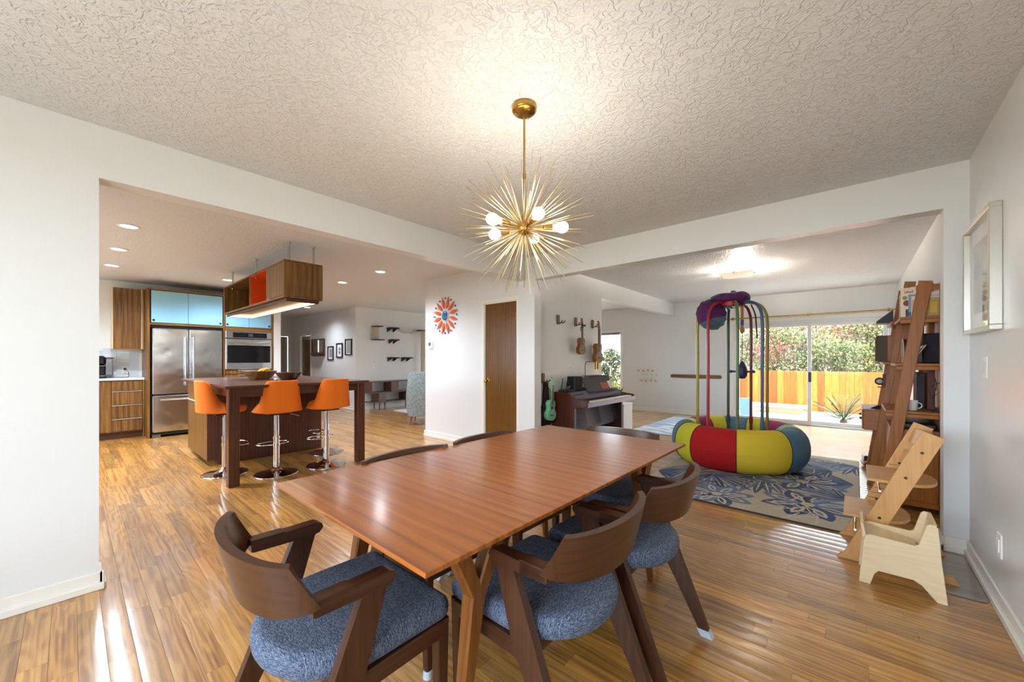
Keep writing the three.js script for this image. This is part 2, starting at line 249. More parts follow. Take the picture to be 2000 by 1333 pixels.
// ---- oak strip floor: rows of strips along x, the ones that show largest are parts of their own
{
  const floor = struct('floor', [box(-13.05, XR + 0.16, -0.2, -0.012, ZW - 0.15, ZB + 0.15, 0)], M.subfloor);
  const r = rng(41), W = 0.08, list = [], view = new THREE.Matrix4().makeRotationY(-41.4 * deg);
  for (let row = 0, z = ZB; z > ZW; row++, z -= W) {
    const z0 = Math.max(z - W, ZW), zc = (z + z0) / 2, x0 = zc < -2.5 && zc > -4.45 ? -12.9 : -8.85;
    for (let x = XR - 0.9 * r(); ;) {
      const first = list.length && list[list.length - 1].row === row ? list[list.length - 1].x0 : XR;
      const len = first === XR ? 0.2 + 0.7 * r() : 0.35 + 0.85 * r(), a = Math.max(first - len, x0);
      list.push({ row, x0: a, x1: first, z0, z1: z });
      if (a <= x0 + 0.02) break;
    }
  }
  const strip = (q) => {
    const g = 0.0003, c = 0.0008, p = [], n = [], uv = [], ou = 3 * r(), ov = 3 * r();
    const zs = [[q.z0 + g, -0.0022, -0.7], [q.z0 + g + c, -0.0006, -0.03], [(q.z0 + q.z1) / 2, 0, 0], [q.z1 - g - c, -0.0006, 0.03], [q.z1 - g, -0.0022, 0.7]];
    const xa = q.x0 + g, xb = q.x1 - g;
    const push = (x, k) => { const [z, y, t] = zs[k], l = Math.hypot(1, t); p.push(x, y, z); n.push(0, 1 / l, t / l); uv.push(x + ou, z + ov); };
    for (let k = 0; k < 4; k++) { push(xa, k); push(xa, k + 1); push(xb, k + 1); push(xa, k); push(xb, k + 1); push(xb, k); }
    for (const [x, s] of [[xa, -1], [xb, 1]]) for (const [k, y] of [[1, 0], [2, 0]]) { const A = [x, -0.0006, zs[1][0]], B = [x, -0.0006, zs[3][0]], D = [x, -0.006, zs[2][0]]; if (k === 1) for (const t of s > 0 ? [A, D, B] : [A, B, D]) { p.push(...t); n.push(s, 0, 0); uv.push(t[0] + ou, t[2] + ov); } }
    const tone = 0.62 + 0.5 * r(), warm = r(), cl = [];
    for (let i = 0; i < p.length / 3; i++) cl.push(tone * 1.0, tone * (0.88 + 0.05 * warm), tone * (0.46 + 0.2 * warm));
    const gm = new THREE.BufferGeometry(); gm.setAttribute('position', new THREE.Float32BufferAttribute(p, 3)); gm.setAttribute('normal', new THREE.Float32BufferAttribute(n, 3)); gm.setAttribute('uv', new THREE.Float32BufferAttribute(uv, 2)); gm.setAttribute('color', new THREE.Float32BufferAttribute(cl, 3)); return gm;
  };
  for (const q of list) {
    const c = V((q.x0 + q.x1) / 2, -1.22, (q.z0 + q.z1) / 2), v = c.clone().applyMatrix4(view), d = c.length();
    const px = 1000 + FOCAL * v.x / -v.z, py = 702 - FOCAL * v.y / -v.z;
    const hidden = (c.x < XL && c.z > -0.1) || (c.x < XL && c.x > -5.1 && c.z < CZ && c.z > -5.58);
    q.score = v.z < -0.2 && px > -60 && px < 2060 && py < 1400 && !hidden ? (q.x1 - q.x0) / (d * d * d) : 0;
  }
  list.sort((a, b) => b.score - a.score);
  list.slice(0, 298).forEach((q) => { const o = new THREE.Mesh(strip(q), M.oak); o.name = 'plank'; o.castShadow = o.receiveShadow = true; floor.add(o); });
  const rest = new THREE.Mesh(mergeGeometries(list.slice(298).map(strip)), M.oak); rest.name = 'plank_field'; rest.userData.kind = 'stuff'; rest.receiveShadow = true; floor.add(rest);
}
// ---- baseboards: a board with a shoe moulding, along a wall from (x0,z0) to (x1,z1), standing out towards (nx,nz)
function baseboard(name, runs) {
  const gs = [];
  for (const [x0, z0, x1, z1, nx, nz] of runs) for (const [t, h] of [[0.014, 0.092], [0.027, 0.036]])
    gs.push(nx ? box(x0, x0 + nx * t, 0, h, z0, z1, 0.003) : box(x0, x1, 0, h, z0, z0 + nz * t, 0.003));
  struct(name, gs, M.trim);
}
baseboard('baseboard_left', [[XL, -0.10 - 0.02, XL, ZB, 1, 0], [XL - 0.13, -0.10, XL + 0.014, -0.10, 0, -1]]);
baseboard('baseboard_right', [[XR, ZF, XR, ZB, -1, 0], [XR, ZW, XR, ZF - 0.13, -1, 0]]);
baseboard('baseboard_stub', [[0.425, ZF, XR, ZF, 0, 1], [0.425, ZF - 0.13, 0.425, ZF + 0.02, -1, 0]]);
baseboard('baseboard_closet', [[-5.13, CZ, DX0 - 0.05, CZ, 0, 1], [-5.13, -5.58, -5.13, CZ + 0.02, -1, 0]]);
baseboard('baseboard_piano', [[XL, -5.58, XL, ZF - 0.13, 1, 0], [-2.9, ZF - 0.13, -2.9, ZF + 0.02, 1, 0], [XL - 0.1, ZF, -2.9, ZF, 0, 1]]);
baseboard('baseboard_far', [[EX1, ZW, SX0 - 0.07, ZW, 0, 1]]);
baseboard('baseboard_hall', [[-11.36, -4.45, -8.85, -4.45, 0, 1], [-8.85, ZW, -8.85, -4.43, 1, 0]]);

// ---- closet door
{
  const d = thing('door_1', undefined, undefined, [0, 0, 0]); d.name = 'door_1'; d.userData = { kind: 'structure' };
  part('door_leaf', [box(DX0 + 0.018, DX1 - 0.018, 0.012, DH - 0.016, CZ - 0.05, CZ - 0.012, 0.002)], M.doorWood, d, 1);
  part('door_jamb', [box(DX0, DX0 + 0.016, 0, DH, CZ - 0.1, CZ + 0.004, 0.002), box(DX1 - 0.016, DX1, 0, DH, CZ - 0.1, CZ + 0.004, 0.002), box(DX0 + 0.016, DX1 - 0.016, DH - 0.014, DH, CZ - 0.1, CZ + 0.004, 0.002)], M.trim, d);
  part('door_casing', [box(DX0 - 0.045, DX0 + 0.006, 0, DH + 0.05, CZ, CZ + 0.014, 0.003), box(DX1 - 0.006, DX1 + 0.04, 0, DH + 0.05, CZ, CZ + 0.014, 0.003), box(DX0 + 0.006, DX1 - 0.006, DH - 0.004, DH + 0.05, CZ, CZ + 0.014, 0.003)], M.trim, d);
  const k = part('door_knob', [at(lathe([[0, 0], [0.03, 0], [0.031, 0.004], [0.012, 0.008], [0.011, 0.03], [0.02, 0.036], [0.027, 0.048], [0.025, 0.06], [0.012, 0.067], [0, 0.068]], 24), DX0 + 0.065, 0.93, CZ - 0.012, 90 * deg)], M.brass, d);
  for (const y of [0.2, 1.72]) part('hinge', [box(DX1 - 0.03, DX1 - 0.012, y, y + 0.09, CZ - 0.014, CZ + 0.004, 0.002), cyl(0.006, 0.006, [DX1 - 0.016, y - 0.004, CZ + 0.004], [DX1 - 0.016, y + 0.094, CZ + 0.004], 10)], M.brass, d);
  part('door_stop', [cyl(0.006, 0.006, [DX1 - 0.02, 1.74, CZ - 0.01], [DX1 - 0.075, 1.745, CZ + 0.035], 10), ball(0.011, DX1 - 0.078, 1.745, CZ + 0.037)], M.brass, d);
}
// ---- hall doors
{
  const d = thing('door_2'); d.name = 'door_2'; d.userData = { kind: 'structure' };
  part('door_leaf', [box(-12.17, -11.45, 0.01, 1.885, -4.53, -4.49, 0.002)], M.doorWood, d, 1);
  part('door_casing', [box(-12.24, -12.17, 0, 1.95, -4.45, -4.435, 0.003), box(-11.45, -11.38, 0, 1.95, -4.45, -4.435, 0.003), box(-12.17, -11.45, 1.885, 1.95, -4.45, -4.435, 0.003)], M.trim, d);
  part('door_knob', [at(lathe([[0, 0], [0.03, 0], [0.012, 0.008], [0.011, 0.03], [0.027, 0.048], [0.012, 0.067], [0, 0.068]], 16), -11.75, 0.92, -4.49, 90 * deg)], M.brass, d);
  const e = thing('door_3'); e.name = 'door_3'; e.userData = { kind: 'structure' };
  part('door_leaf', [box(-12.99, -12.95, 0.01, 1.905, -4.36, -3.62, 0.002)], M.greyDoor, e, 1);
  part('door_casing', [box(-12.9, -12.885, 0, 1.98, -4.42, -4.36, 0.003), box(-12.9, -12.885, 0, 1.98, -3.62, -3.56, 0.003), box(-12.9, -12.885, 1.905, 1.98, -4.36, -3.62, 0.003)], M.trim, e);
}
// ---- windows: a frame round the opening, sashes with panes
function windowIn(n, x0, x1, y0, y1, zi, zo, lights, sill = true) {
  const w = thing('window'); w.name = 'window_' + n; w.userData = { kind: 'structure' };
  const zm = (zi + zo) / 2, s = Math.sign(zo - zi), f = 0.045;
  part('window_frame', [box(x0, x0 + f, y0, y1, zm - 0.04, zm + 0.04), box(x1 - f, x1, y0, y1, zm - 0.04, zm + 0.04), box(x0 + f, x1 - f, y0, y0 + f, zm - 0.04, zm + 0.04), box(x0 + f, x1 - f, y1 - f, y1, zm - 0.04, zm + 0.04)], M.trim, w);
  for (let i = 0; i < lights; i++) {
    const a = lerp(x0 + f, x1 - f, i / lights), b = lerp(x0 + f, x1 - f, (i + 1) / lights);
    if (i) part('mullion', [box(a - 0.02, a + 0.02, y0 + f, y1 - f, zm - 0.03, zm + 0.03)], M.trim, w);
    part('pane', [new THREE.PlaneGeometry(b - a, y1 - y0 - 2 * f).translate((a + b) / 2, (y0 + y1) / 2, zm)], M.glass, w);
  }
  part('window_casing', [box(x0 - 0.06, x0, y0 - 0.06, y1 + 0.06, zi, zi - s * 0.014), box(x1, x1 + 0.06, y0 - 0.06, y1 + 0.06, zi, zi - s * 0.014), box(x0, x1, y1, y1 + 0.06, zi, zi - s * 0.014), box(x0, x1, y0 - 0.06, y0, zi, zi - s * 0.014)], M.trim, w);
  if (sill) part('window_sill', [box(x0 - 0.05, x1 + 0.05, y0 - 0.02, y0, zi - s * 0.05, zm)], M.trim, w);
  return w;
}
const w1 = windowIn(1, WX0, WX1, WY0, WY1, ZW, ZW - 0.15, 1);
part('blind_roll', [cyl(0.026, 0.026, [WX0 + 0.06, WY1 - 0.035, ZW - 0.03], [WX1 - 0.06, WY1 - 0.035, ZW - 0.03], 14)], col(0x84888c, 0.6), w1);
windowIn(2, EX0, EX1, 0.5, 2.05, ZW, ZW - 0.15, 2);
windowIn(3, BX0, BX1, 0.4, 2.2, ZB, ZB + 0.15, 3);
windowIn(4, BK0, BK1, 0.95, 2.1, ZB, ZB + 0.15, 2);
// ---- sliding glass door
{
  const d = thing('door_4'); d.name = 'door_4'; d.userData = { kind: 'structure' };
  const fr = col(0xdadcdc, 0.35), z = ZW - 0.06;
  part('door_frame', [box(SX0, SX0 + 0.05, 0, SH, z - 0.05, z + 0.06), box(SX1 - 0.05, SX1, 0, SH, z - 0.05, z + 0.06), box(SX0 + 0.05, SX1 - 0.05, SH - 0.05, SH, z - 0.05, z + 0.06), box(SX0 + 0.05, SX1 - 0.05, 0, 0.022, z - 0.05, z + 0.06)], fr, d);
  part('door_casing', [box(SX0 - 0.07, SX0, 0, SH + 0.07, ZW, ZW + 0.016), box(SX1, SX1 + 0.06, 0, SH + 0.07, ZW, ZW + 0.016), box(SX0, SX1, SH, SH + 0.07, ZW, ZW + 0.016)], M.trim, d);
  const sash = (a, b, zz) => {
    const s = part('sash', [box(a, a + 0.055, 0.024, SH - 0.052, zz - 0.018, zz + 0.018), box(b - 0.055, b, 0.024, SH - 0.052, zz - 0.018, zz + 0.018), box(a + 0.055, b - 0.055, SH - 0.11, SH - 0.052, zz - 0.018, zz + 0.018), box(a + 0.055, b - 0.055, 0.024, 0.085, zz - 0.018, zz + 0.018)], fr, d);
    part('pane', [new THREE.PlaneGeometry(b - a - 0.1, SH - 0.185).translate((a + b) / 2, (SH - 0.025) / 2, zz)], M.glass, s);
    return s;
  };
  sash(SX0 + 0.052, -0.60, z + 0.022); const mv = sash(-0.665, SX1 - 0.052, z - 0.022);
  part('door_pull', [box(-0.645, -0.60, 0.80, 0.98, z + 0.0, z + 0.05, 0.01)], col(0x20263a, 0.4), mv);
}
// ---- curtain rod above the sliding door
{
  const o = thing('curtain_rod', 'thin brass curtain rod without curtain above the sliding glass door', 'curtain rod', [0, 2.035, ZW + 0.075]);
  part('rod', [cyl(0.011, 0.011, [-1.93, 0, 0], [0.5, 0, 0], 12)], M.brass, o);
  for (const [x, s] of [[-1.93, -1], [0.5, 1]]) part('finial', [cyl(0.017, 0.015, [x, 0, 0], [x + s * 0.05, 0, 0], 14)], M.brass, o);
  for (const x of [-1.87, -0.65, 0.42]) part('bracket', [box(x - 0.014, x + 0.014, -0.035, 0.035, -0.075, -0.066, 0.002), box(x - 0.007, x + 0.007, -0.008, 0.006, -0.07, 0.004, 0.002), cyl(0.017, 0.017, [x - 0.008, 0, 0], [x + 0.008, 0, 0], 14)], M.brass, o);
  for (const x of [-1.05, -0.02]) part('ring', [at(new THREE.TorusGeometry(0.019, 0.002, 6, 20), x, -0.007, 0, 0, 90 * deg, 0)], M.brass, o);
}

// ================================================================ DINING ROOM
{ // ---- table
  const T = thing('dining_table', 'long rectangular walnut-brown dining table with a leaf seam and flared legs', 'table', [-1.20, 0, -1.4125]);
  const x0 = -0.48, x1 = 0.48, z0 = -0.8875, z1 = 0.8875, y = 0.74;
  const leaf = (za, zb) => {                    // slab whose underside is cut back to a thin edge
    const e = 0.012, u = 0.05, pts = [], c = 0.0015;
    for (const x of [x0, x1]) for (const z of [za, zb]) {
      const sx = Math.sign(x), outer = Math.abs(z) > 0.5, sz = outer ? Math.sign(z) : 0;
      pts.push(V(x - sx * c, y, z - sz * c), V(x, y - c, z), V(x, y - e, z), V(x - sx * u, y - 0.026, z - sz * u));
    }
    return hull(pts);
  };
  part('tabletop_leaf', [leaf(0.0278, z1)], M.tableWood, T, 0); part('tabletop_leaf', [leaf(z0, 0.0268)], M.tableWood, T, 0);
  for (const s of [-1, 1]) part('apron', [box(s * 0.30, s * 0.325, 0.645, 0.714, -0.62, 0.62)], M.tableLeg, T, 2);
  for (const s of [-1, 1]) part('apron', [box(-0.30, 0.30, 0.645, 0.714, s * 0.595, s * 0.62)], M.tableLeg, T, 0);
  for (const sx of [-1, 1]) for (const sz of [-1, 1]) {
    const k = V(sx * 0.335, 0.50, sz * 0.6025), f = V(sx * 0.355, 0, sz * 0.70);
    part('leg', [bar(k.clone().add(V(0, 0.03, 0)), f, 0.05, 0.062, 0.028, 0.03, V(1, 0, 0), 0.006), bar(V(sx * 0.345, 0.716, sz * 0.70), k, 0.044, 0.062, 0.05, 0.045, V(1, 0, 0), 0.006), bar(V(sx * 0.345, 0.716, sz * 0.50), k, 0.044, 0.062, 0.05, 0.045, V(1, 0, 0), 0.006)], M.tableLeg, T, 1);
  }
}
function padded(shape, h, b, y, curve = 10) {    // cushion: outline in plan, rounded all over, top at y + h
  const g = new THREE.ExtrudeGeometry(shape, { depth: h - 2 * b, bevelEnabled: true, bevelThickness: b, bevelSize: b, bevelOffset: -b, bevelSegments: 5, curveSegments: curve });
  g.rotateX(90 * deg); g.translate(0, y + h - b, 0);
  return g;
}
function diningChair(label) {
  const o = thing('dining_chair', label, 'chair', [0, 0, 0], 0, 'dining chairs round the table');
  const s = new THREE.Shape();                   // seat outline, y of the shape = z of the chair (front is -z)
  s.moveTo(-0.195, -0.235); s.lineTo(0.195, -0.235); s.quadraticCurveTo(0.238, -0.235, 0.238, -0.19); s.lineTo(0.238, 0.0); s.bezierCurveTo(0.238, 0.13, 0.16, 0.245, 0, 0.245); s.bezierCurveTo(-0.16, 0.245, -0.238, 0.13, -0.238, 0.0); s.lineTo(-0.238, -0.19); s.quadraticCurveTo(-0.238, -0.235, -0.195, -0.235);
  const seat = padded(s, 0.07, 0.03, 0.405, 14);
  { const p = seat.attributes.position; for (let i = 0; i < p.count; i++) if (p.getY(i) > 0.445) p.setY(i, p.getY(i) + 0.014 * clamp(1 - (p.getX(i) / 0.24) ** 2) * clamp(1 - (p.getZ(i) / 0.25) ** 2)); }
  part('seat', [seat], M.tweed, o, 0);
  for (const u of [-1, 1]) {
    const X = u * 0.232;
    // slanted rear leg that rises forward to the arm
    part('rear_leg', [hull([-1, 1].flatMap((e) => { const x = X + e * 0.0135; return [V(x, 0.635, -0.005), V(x, 0.635, 0.062), V(x, 0.44, 0.13), V(x, 0.40, 0.065), V(x, 0.0, 0.285), V(x, 0.0, 0.322)]; }))], M.chairWood, o, 1);
    const fl = part('front_leg', [bar(V(u * 0.215, 0.41, -0.20), V(u * 0.213, 0, -0.205), 0.038, 0.046, 0.026, 0.028)], M.chairWood, o, 1);
    part('floor_protector', [cyl(0.0195, 0.018, [u * 0.213, 0.0, -0.205], [u * 0.213, 0.03, -0.2045], 10)], M.felt, fl);
    const rl = o.children[o.children.length - 2];
    part('floor_protector', [hull([-1, 1].flatMap((e) => { const x = X + e * 0.0165; return [V(x, 0.0, 0.279), V(x, 0.0, 0.327), V(x, 0.03, 0.262), V(x, 0.03, 0.311)]; }))], M.felt, rl);
    part('side_rail', [bar(V(X * 0.97, 0.385, -0.20), V(X * 0.97, 0.375, 0.12), 0.024, 0.052)], M.chairWood, o, 2);
    // arm: rounded nose in front, runs back under the backrest end
    const arm = hull([[-0.002, 0.652, 0.021], [-0.018, 0.645, 0.021], [-0.022, 0.632, 0.021], [-0.01, 0.617, 0.021], [0.01, 0.612, 0.021], [0.19, 0.618, 0.021], [0.19, 0.650, 0.021]].flatMap(([z, y, w]) => [V(X - w, y, z), V(X + w, y, z)]));
    part('arm', [arm, hull([[0.10, 0.618], [0.10, 0.655], [0.195, 0.620], [0.195, 0.656]].flatMap(([z, y]) => [V(X - 0.021, y, z), V(X + 0.021, y, z)]))], M.chairWood, o, 2);
  }
  part('front_rail', [box(-0.2, 0.2, 0.362, 0.408, -0.212, -0.188)], M.chairWood, o, 0); part('rear_rail', [box(-0.2, 0.2, 0.362, 0.408, 0.10, 0.124)], M.chairWood, o, 0);
  // bent backrest band
  const N = 28, T = 0.024, P = (t, q, out) => {
    const ph = t * lerp(80, 66, q) * deg, a = 0.247 + out * T, b = 0.10 + out * T;
    return V(a * Math.sin(ph), lerp(0.653 - 0.05 * Math.cos(ph), 0.755, q), 0.16 + b * Math.cos(ph) + 0.035 * q);
  };
  const faces = [grid(N, 6, (i, j) => P(1 - 2 * i, j, 1)), grid(N, 6, (i, j) => P(2 * i - 1, j, 0)), grid(N, 2, (i, j) => P(2 * i - 1, 1, j)), grid(N, 2, (i, j) => P(1 - 2 * i, 0, j)), grid(4, 2, (i, j) => P(1, i, j)), grid(4, 2, (i, j) => P(-1, 1 - i, j))];
  part('backrest', faces, M.chairWood, o, 0);
  return o;
}
{
  const c = diningChair('dark wood dining chair with blue-grey seat at the table end nearest the back window');
  c.position.set(-1.19, 0, -0.565);
  copy(c, [-0.811, 0, -1.09], 90 * deg, 'dark wood dining chair with blue-grey seat, right long side, farther from the rug');
  copy(c, [-0.79, 0, -1.62], 90 * deg, 'dark wood dining chair with blue-grey seat, right long side, next to the rug');
  copy(c, [-1.435, 0, -1.12], -90 * deg, 'dining chair on the kitchen side of the table, opposite the first bar stools');
  copy(c, [-1.435, 0, -1.655], -90 * deg, 'dining chair on the kitchen side of the table, nearer the closet door');
  copy(c, [-1.15, 0, -2.15], 180 * deg, 'dining chair at the table end that faces the living room and piano');
}
{ // ---- sea-urchin chandelier
  const cx = -1.22, cz = -1.475, cy = 1.862;
  const o = thing('chandelier', 'gold starburst chandelier of many thin rods with five lit bulbs', 'chandelier', [cx, cy, cz]);
  const top = C - cy;
  part('canopy', [lathe([[0, top], [0.058, top], [0.06, top - 0.004], [0.06, top - 0.024], [0.05, top - 0.034], [0.012, top - 0.037], [0, top - 0.037]], 36)], M.brass, o);
  for (const a of [0.3, 2.4, 4.5]) part('canopy_screw', [ball(0.006, 0.04 * Math.cos(a), top - 0.037, 0.04 * Math.sin(a))], M.brass, o);
  part('stem', [cyl(0.0055, 0.0055, [0, 0.05, 0], [0, top - 0.03, 0], 12), cyl(0.0085, 0.0085, [0, 0.245, 0], [0, 0.272, 0], 12)], M.brass, o);
  part('hub', [ball(0.034, 0, 0, 0, 1, 1, 1, 24, 16), cyl(0.014, 0.014, [0, 0.02, 0], [0, 0.06, 0], 14)], M.brass, o);
  const right = V(Math.cos(41.4 * deg), 0, -Math.sin(41.4 * deg)), near = V(Math.sin(41.4 * deg), 0, Math.cos(41.4 * deg)), bulbDirs = [];
  for (let k = 0; k < 5; k++) {
    const a = k * 72 * deg, d = right.clone().multiplyScalar(Math.cos(a)).addScaledVector(near, Math.sin(a)); d.y = 0.04; d.normalize(); bulbDirs.push(d);
    const q = new THREE.Quaternion().setFromUnitVectors(V(0, 1, 0), d), put = (g) => { g.applyQuaternion(q); return g; };
    const arm = part('lamp_arm', [put(cyl(0.005, 0.005, [0, 0.02, 0], [0, 0.10, 0], 10)), put(lathe([[0, 0.09], [0.013, 0.092], [0.0145, 0.10], [0.0145, 0.138], [0.011, 0.14], [0, 0.14]], 18))], M.brass, o);
    part('bulb', [put(lathe([[0, 0.14], [0.010, 0.14], [0.012, 0.15], [0.019, 0.162], [0.026, 0.176], [0.0275, 0.188], [0.025, 0.2], [0.017, 0.211], [0.008, 0.2155], [0, 0.216]], 20))], M.glow, arm);
    const l = new THREE.PointLight(LAMP_WHITE, POWER.bulb, 0, 2); l.shadow.radius = 1.2; lampLight(l, cx + d.x * 0.185, cy + d.y * 0.185, cz + d.z * 0.185);
  }
  // rods: golden spiral over the sphere, in three lengths that share their shapes
  const rods = [0.30, 0.325, 0.345].map((L) => prep(cyl(0.0016, 0.0013, [0, 0.03, 0], [0, L, 0], 6))), r = rng(5), n = 168;
  for (let i = 0; i < n; i++) {
    const y = 1 - 2 * (i + 0.5) / n, ph = i * 2.39996 + r() * 0.35, q = Math.sqrt(1 - y * y), d = V(q * Math.cos(ph), y, q * Math.sin(ph));
    if (d.y > 0.93 || bulbDirs.some((b) => b.dot(d) > 0.975)) continue;
    const m = new THREE.Mesh(rods[Math.floor(r() * 3)], M.rodBrass); m.name = 'rod'; m.castShadow = true; m.receiveShadow = true;
    m.quaternion.setFromUnitVectors(V(0, 1, 0), d); o.add(m);
  }
}
{ // ---- framed picture on the right wall
  const o = thing('framed_picture', 'silver framed picture under glass on the right wall', 'picture', [XR, 0, 0]);
  part('frame', [box(-0.045, 0, 1.365, 1.39, -3.587, -2.97), box(-0.045, 0, 1.965, 1.99, -3.587, -2.97), box(-0.045, 0, 1.39, 1.965, -2.992, -2.97), box(-0.045, 0, 1.39, 1.965, -3.587, -3.565)], col(0xc9c4b8, 0.3, 0.7), o);
  part('mat_board', [box(-0.012, -0.008, 1.39, 1.965, -3.565, -2.992, 0)], col(0xe8e4da, 0.8), o);
  part('print', [box(-0.014, -0.012, 1.48, 1.88, -3.50, -3.06, 0)], mat({ color: 0xffffff, roughness: 0.8, map: tex(128, 128, (u, v) => mix3([150, 140, 124], [205, 197, 182], fbm(u * 5, v * 5, 5, 5, 101, 3)), { size: [0.4, 0.4] }) }), o);
  part('glazing', [box(-0.03, -0.028, 1.39, 1.965, -3.565, -2.992, 0)], M.glass, o);
}
solo('wall_plate', [box(XR - 0.007, XR, 0.25, 0.365, -3.045, -2.975, 0.003), box(XR - 0.012, XR - 0.007, 0.275, 0.34, -3.03, -2.99, 0.002)], M.white, 'small white cover plate low on the right wall', 'wall plate');

// ================================================================ KITCHEN
const WX = -8.12;                                               // front of the tall units
{ // ---- base cabinet with drawers
  const o = thing('base_cabinet', 'walnut base cabinet with three-drawer stack below the white counter', 'cabinet', [0, 0, 0]);
  part('carcass', [box(XK + 0.02, -8.44, 0.10, 0.895, -0.765, 1.40)], M.walnut, o, 1);
  part('toe_kick', [box(XK + 0.02, -8.50, 0, 0.10, -0.765, 1.40)], M.walnutDark, o, 2);
  part('end_panel', [box(XK + 0.02, -8.40, 0.0, 0.895, -0.772, -0.752)], M.walnut, o, 1);
  part('door_front', [box(-8.44, -8.42, 0.115, 0.885, -0.405, 0.02)], M.walnut, o, 1);
  part('door_front', [box(-8.44, -8.42, 0.115, 0.885, 0.024, 0.45)], M.walnut, o, 1);
  for (const [y0, y1] of [[0.735, 0.885], [0.522, 0.728], [0.312, 0.515], [0.115, 0.305]]) {
    const d = part('drawer_front', [box(-8.44, -8.42, y0, y1 - 0.004, -0.748, -0.409)], M.walnut, o, 1);
    if (y1 < 0.8) part('edge_pull', [box(-8.425, -8.405, y1 - 0.006, y1, -0.745, -0.412, 0.001)], M.pull, d);
  }
}
solo('countertop', [box(XK + 0.012, -8.40, 0.897, 0.93, -0.77, 1.40, 0.004)], M.quartz, 'white quartz counter slab over the walnut base cabinet', 'countertop');
{ // ---- tiled splashback: stacked slim tiles, each with its own edge
  const o = thing('splashback', 'white splashback of slim horizontal tiles behind the counter', 'backsplash', [XK, 0, 0]);
  part('grout', [box(0.001, 0.004, 0.935, 1.37, -0.74, 0.42, 0)], col(0xc2c8cc, 0.8), o);
  const g = [0, 1].map((k) => prep(box(0.003, 0.010, 0.0012, 0.0453, -0.149, -0.001, 0.0012))), m = [col(0xd3dade, 0.25), col(0xdde3e5, 0.25), col(0xcbd3d8, 0.25)];
  for (let j = 0; j < 10; j++) for (let i = 0; i < 8; i++) { const t = new THREE.Mesh(g[0], m[(i * 7 + j * 5) % 3]); t.name = 'tile'; t.position.set(0, 0.932 + j * 0.0465, 0.42 - i * 0.15 + (j % 2) * 0.0); t.castShadow = t.receiveShadow = true; if (t.position.z > -0.63) o.add(t); }
}
{ // ---- wall cabinet
  const o = thing('wall_cabinet', 'walnut wall cabinet hung above the counter', 'cabinet', [0, 0, 0]);
  part('carcass', [box(XK, -8.47, 1.375, 2.32, -0.755, -0.415)], M.birch, o, 1);
  part('door_front', [box(-8.468, -8.448, 1.378, 2.317, -0.73, -0.425)], M.walnut, o, 1);
  part('end_panel', [box(XK, -8.43, 1.37, 2.325, -0.772, -0.755)], M.walnut, o, 1);
}
{ // ---- fridge surround and oven tower
  const o = thing('fridge_surround', 'tall walnut surround with pale blue doors above the steel fridge', 'cabinet', [0, 0, 0]);
  part('side_panel', [box(XK, WX, 0, 2.318, -0.806, -0.776)], M.walnut, o, 1);
  part('side_panel', [box(XK, WX, 0, 2.318, -1.757, -1.732)], M.walnut, o, 1);
  part('top_panel', [box(XK, WX, 2.296, 2.318, -1.732, -0.806)], M.walnut, o, 2);
  part('shelf', [box(XK, WX, 1.75, 1.785, -1.732, -0.806)], M.walnut, o, 2);
  part('back_panel', [box(XK, XK + 0.02, 1.785, 2.296, -1.732, -0.806)], M.walnut, o, 2);
  for (const [a, b, k] of [[-1.262, -0.82, -0.848], [-1.72, -1.266, -1.69]]) {
    const d = part('blue_door', [box(WX - 0.022, WX - 0.004, 1.792, 2.286, a, b, 0.002)], M.blueGlass, o, 1);
    part('finger_hole', [cyl(0.017, 0.017, [WX - 0.005, 1.826, k], [WX - 0.001, 1.826, k], 16)], M.black, d);
  }
  part('filler', [box(XK, WX - 0.03, 1.715, 1.75, -1.732, -0.806)], M.black, o);
  const t = thing('oven_tower', 'walnut tower holding the wall oven with two pale blue doors on top', 'cabinet', [0, 0, 0]);
  part('side_panel', [box(XK, WX, 0, 2.318, -2.497, -2.467)], M.walnut, t, 1);
  part('top_panel', [box(XK, WX, 2.296, 2.318, -2.467, -1.758)], M.walnut, t, 2);
  part('carcass', [box(XK, WX - 0.03, 0.10, 1.04, -2.467, -1.758), box(XK, WX - 0.03, 1.72, 2.296, -2.467, -1.758)], M.walnut, t, 1);
  part('rail', [box(WX - 0.03, WX - 0.004, 1.715, 1.782, -2.467, -1.758)], M.walnut, t, 2);
  for (const [a, b, k] of [[-2.105, -1.766, -1.79], [-2.459, -2.109, -2.43]]) {
    const d = part('blue_door', [box(WX - 0.022, WX - 0.004, 1.788, 2.286, a, b, 0.002)], M.blueGlass, t, 1);
    part('finger_hole', [cyl(0.017, 0.017, [WX - 0.005, 1.822, k], [WX - 0.001, 1.822, k], 16)], M.black, d);
  }
  for (const [y0, y1] of [[0.96, 1.03], [0.60, 0.95], [0.12, 0.59]]) { const d = part('drawer_front', [box(WX - 0.03, WX - 0.006, y0, y1 - 0.004, -2.464, -1.761)], M.walnut, t, 1); part('edge_pull', [box(WX - 0.01, WX + 0.012, y1 - 0.012, y1 - 0.006, -2.30, -1.95, 0.001)], M.pull, d); }
  part('toe_kick', [box(XK, WX - 0.08, 0, 0.10, -2.467, -1.758)], M.walnutDark, t, 2);
}
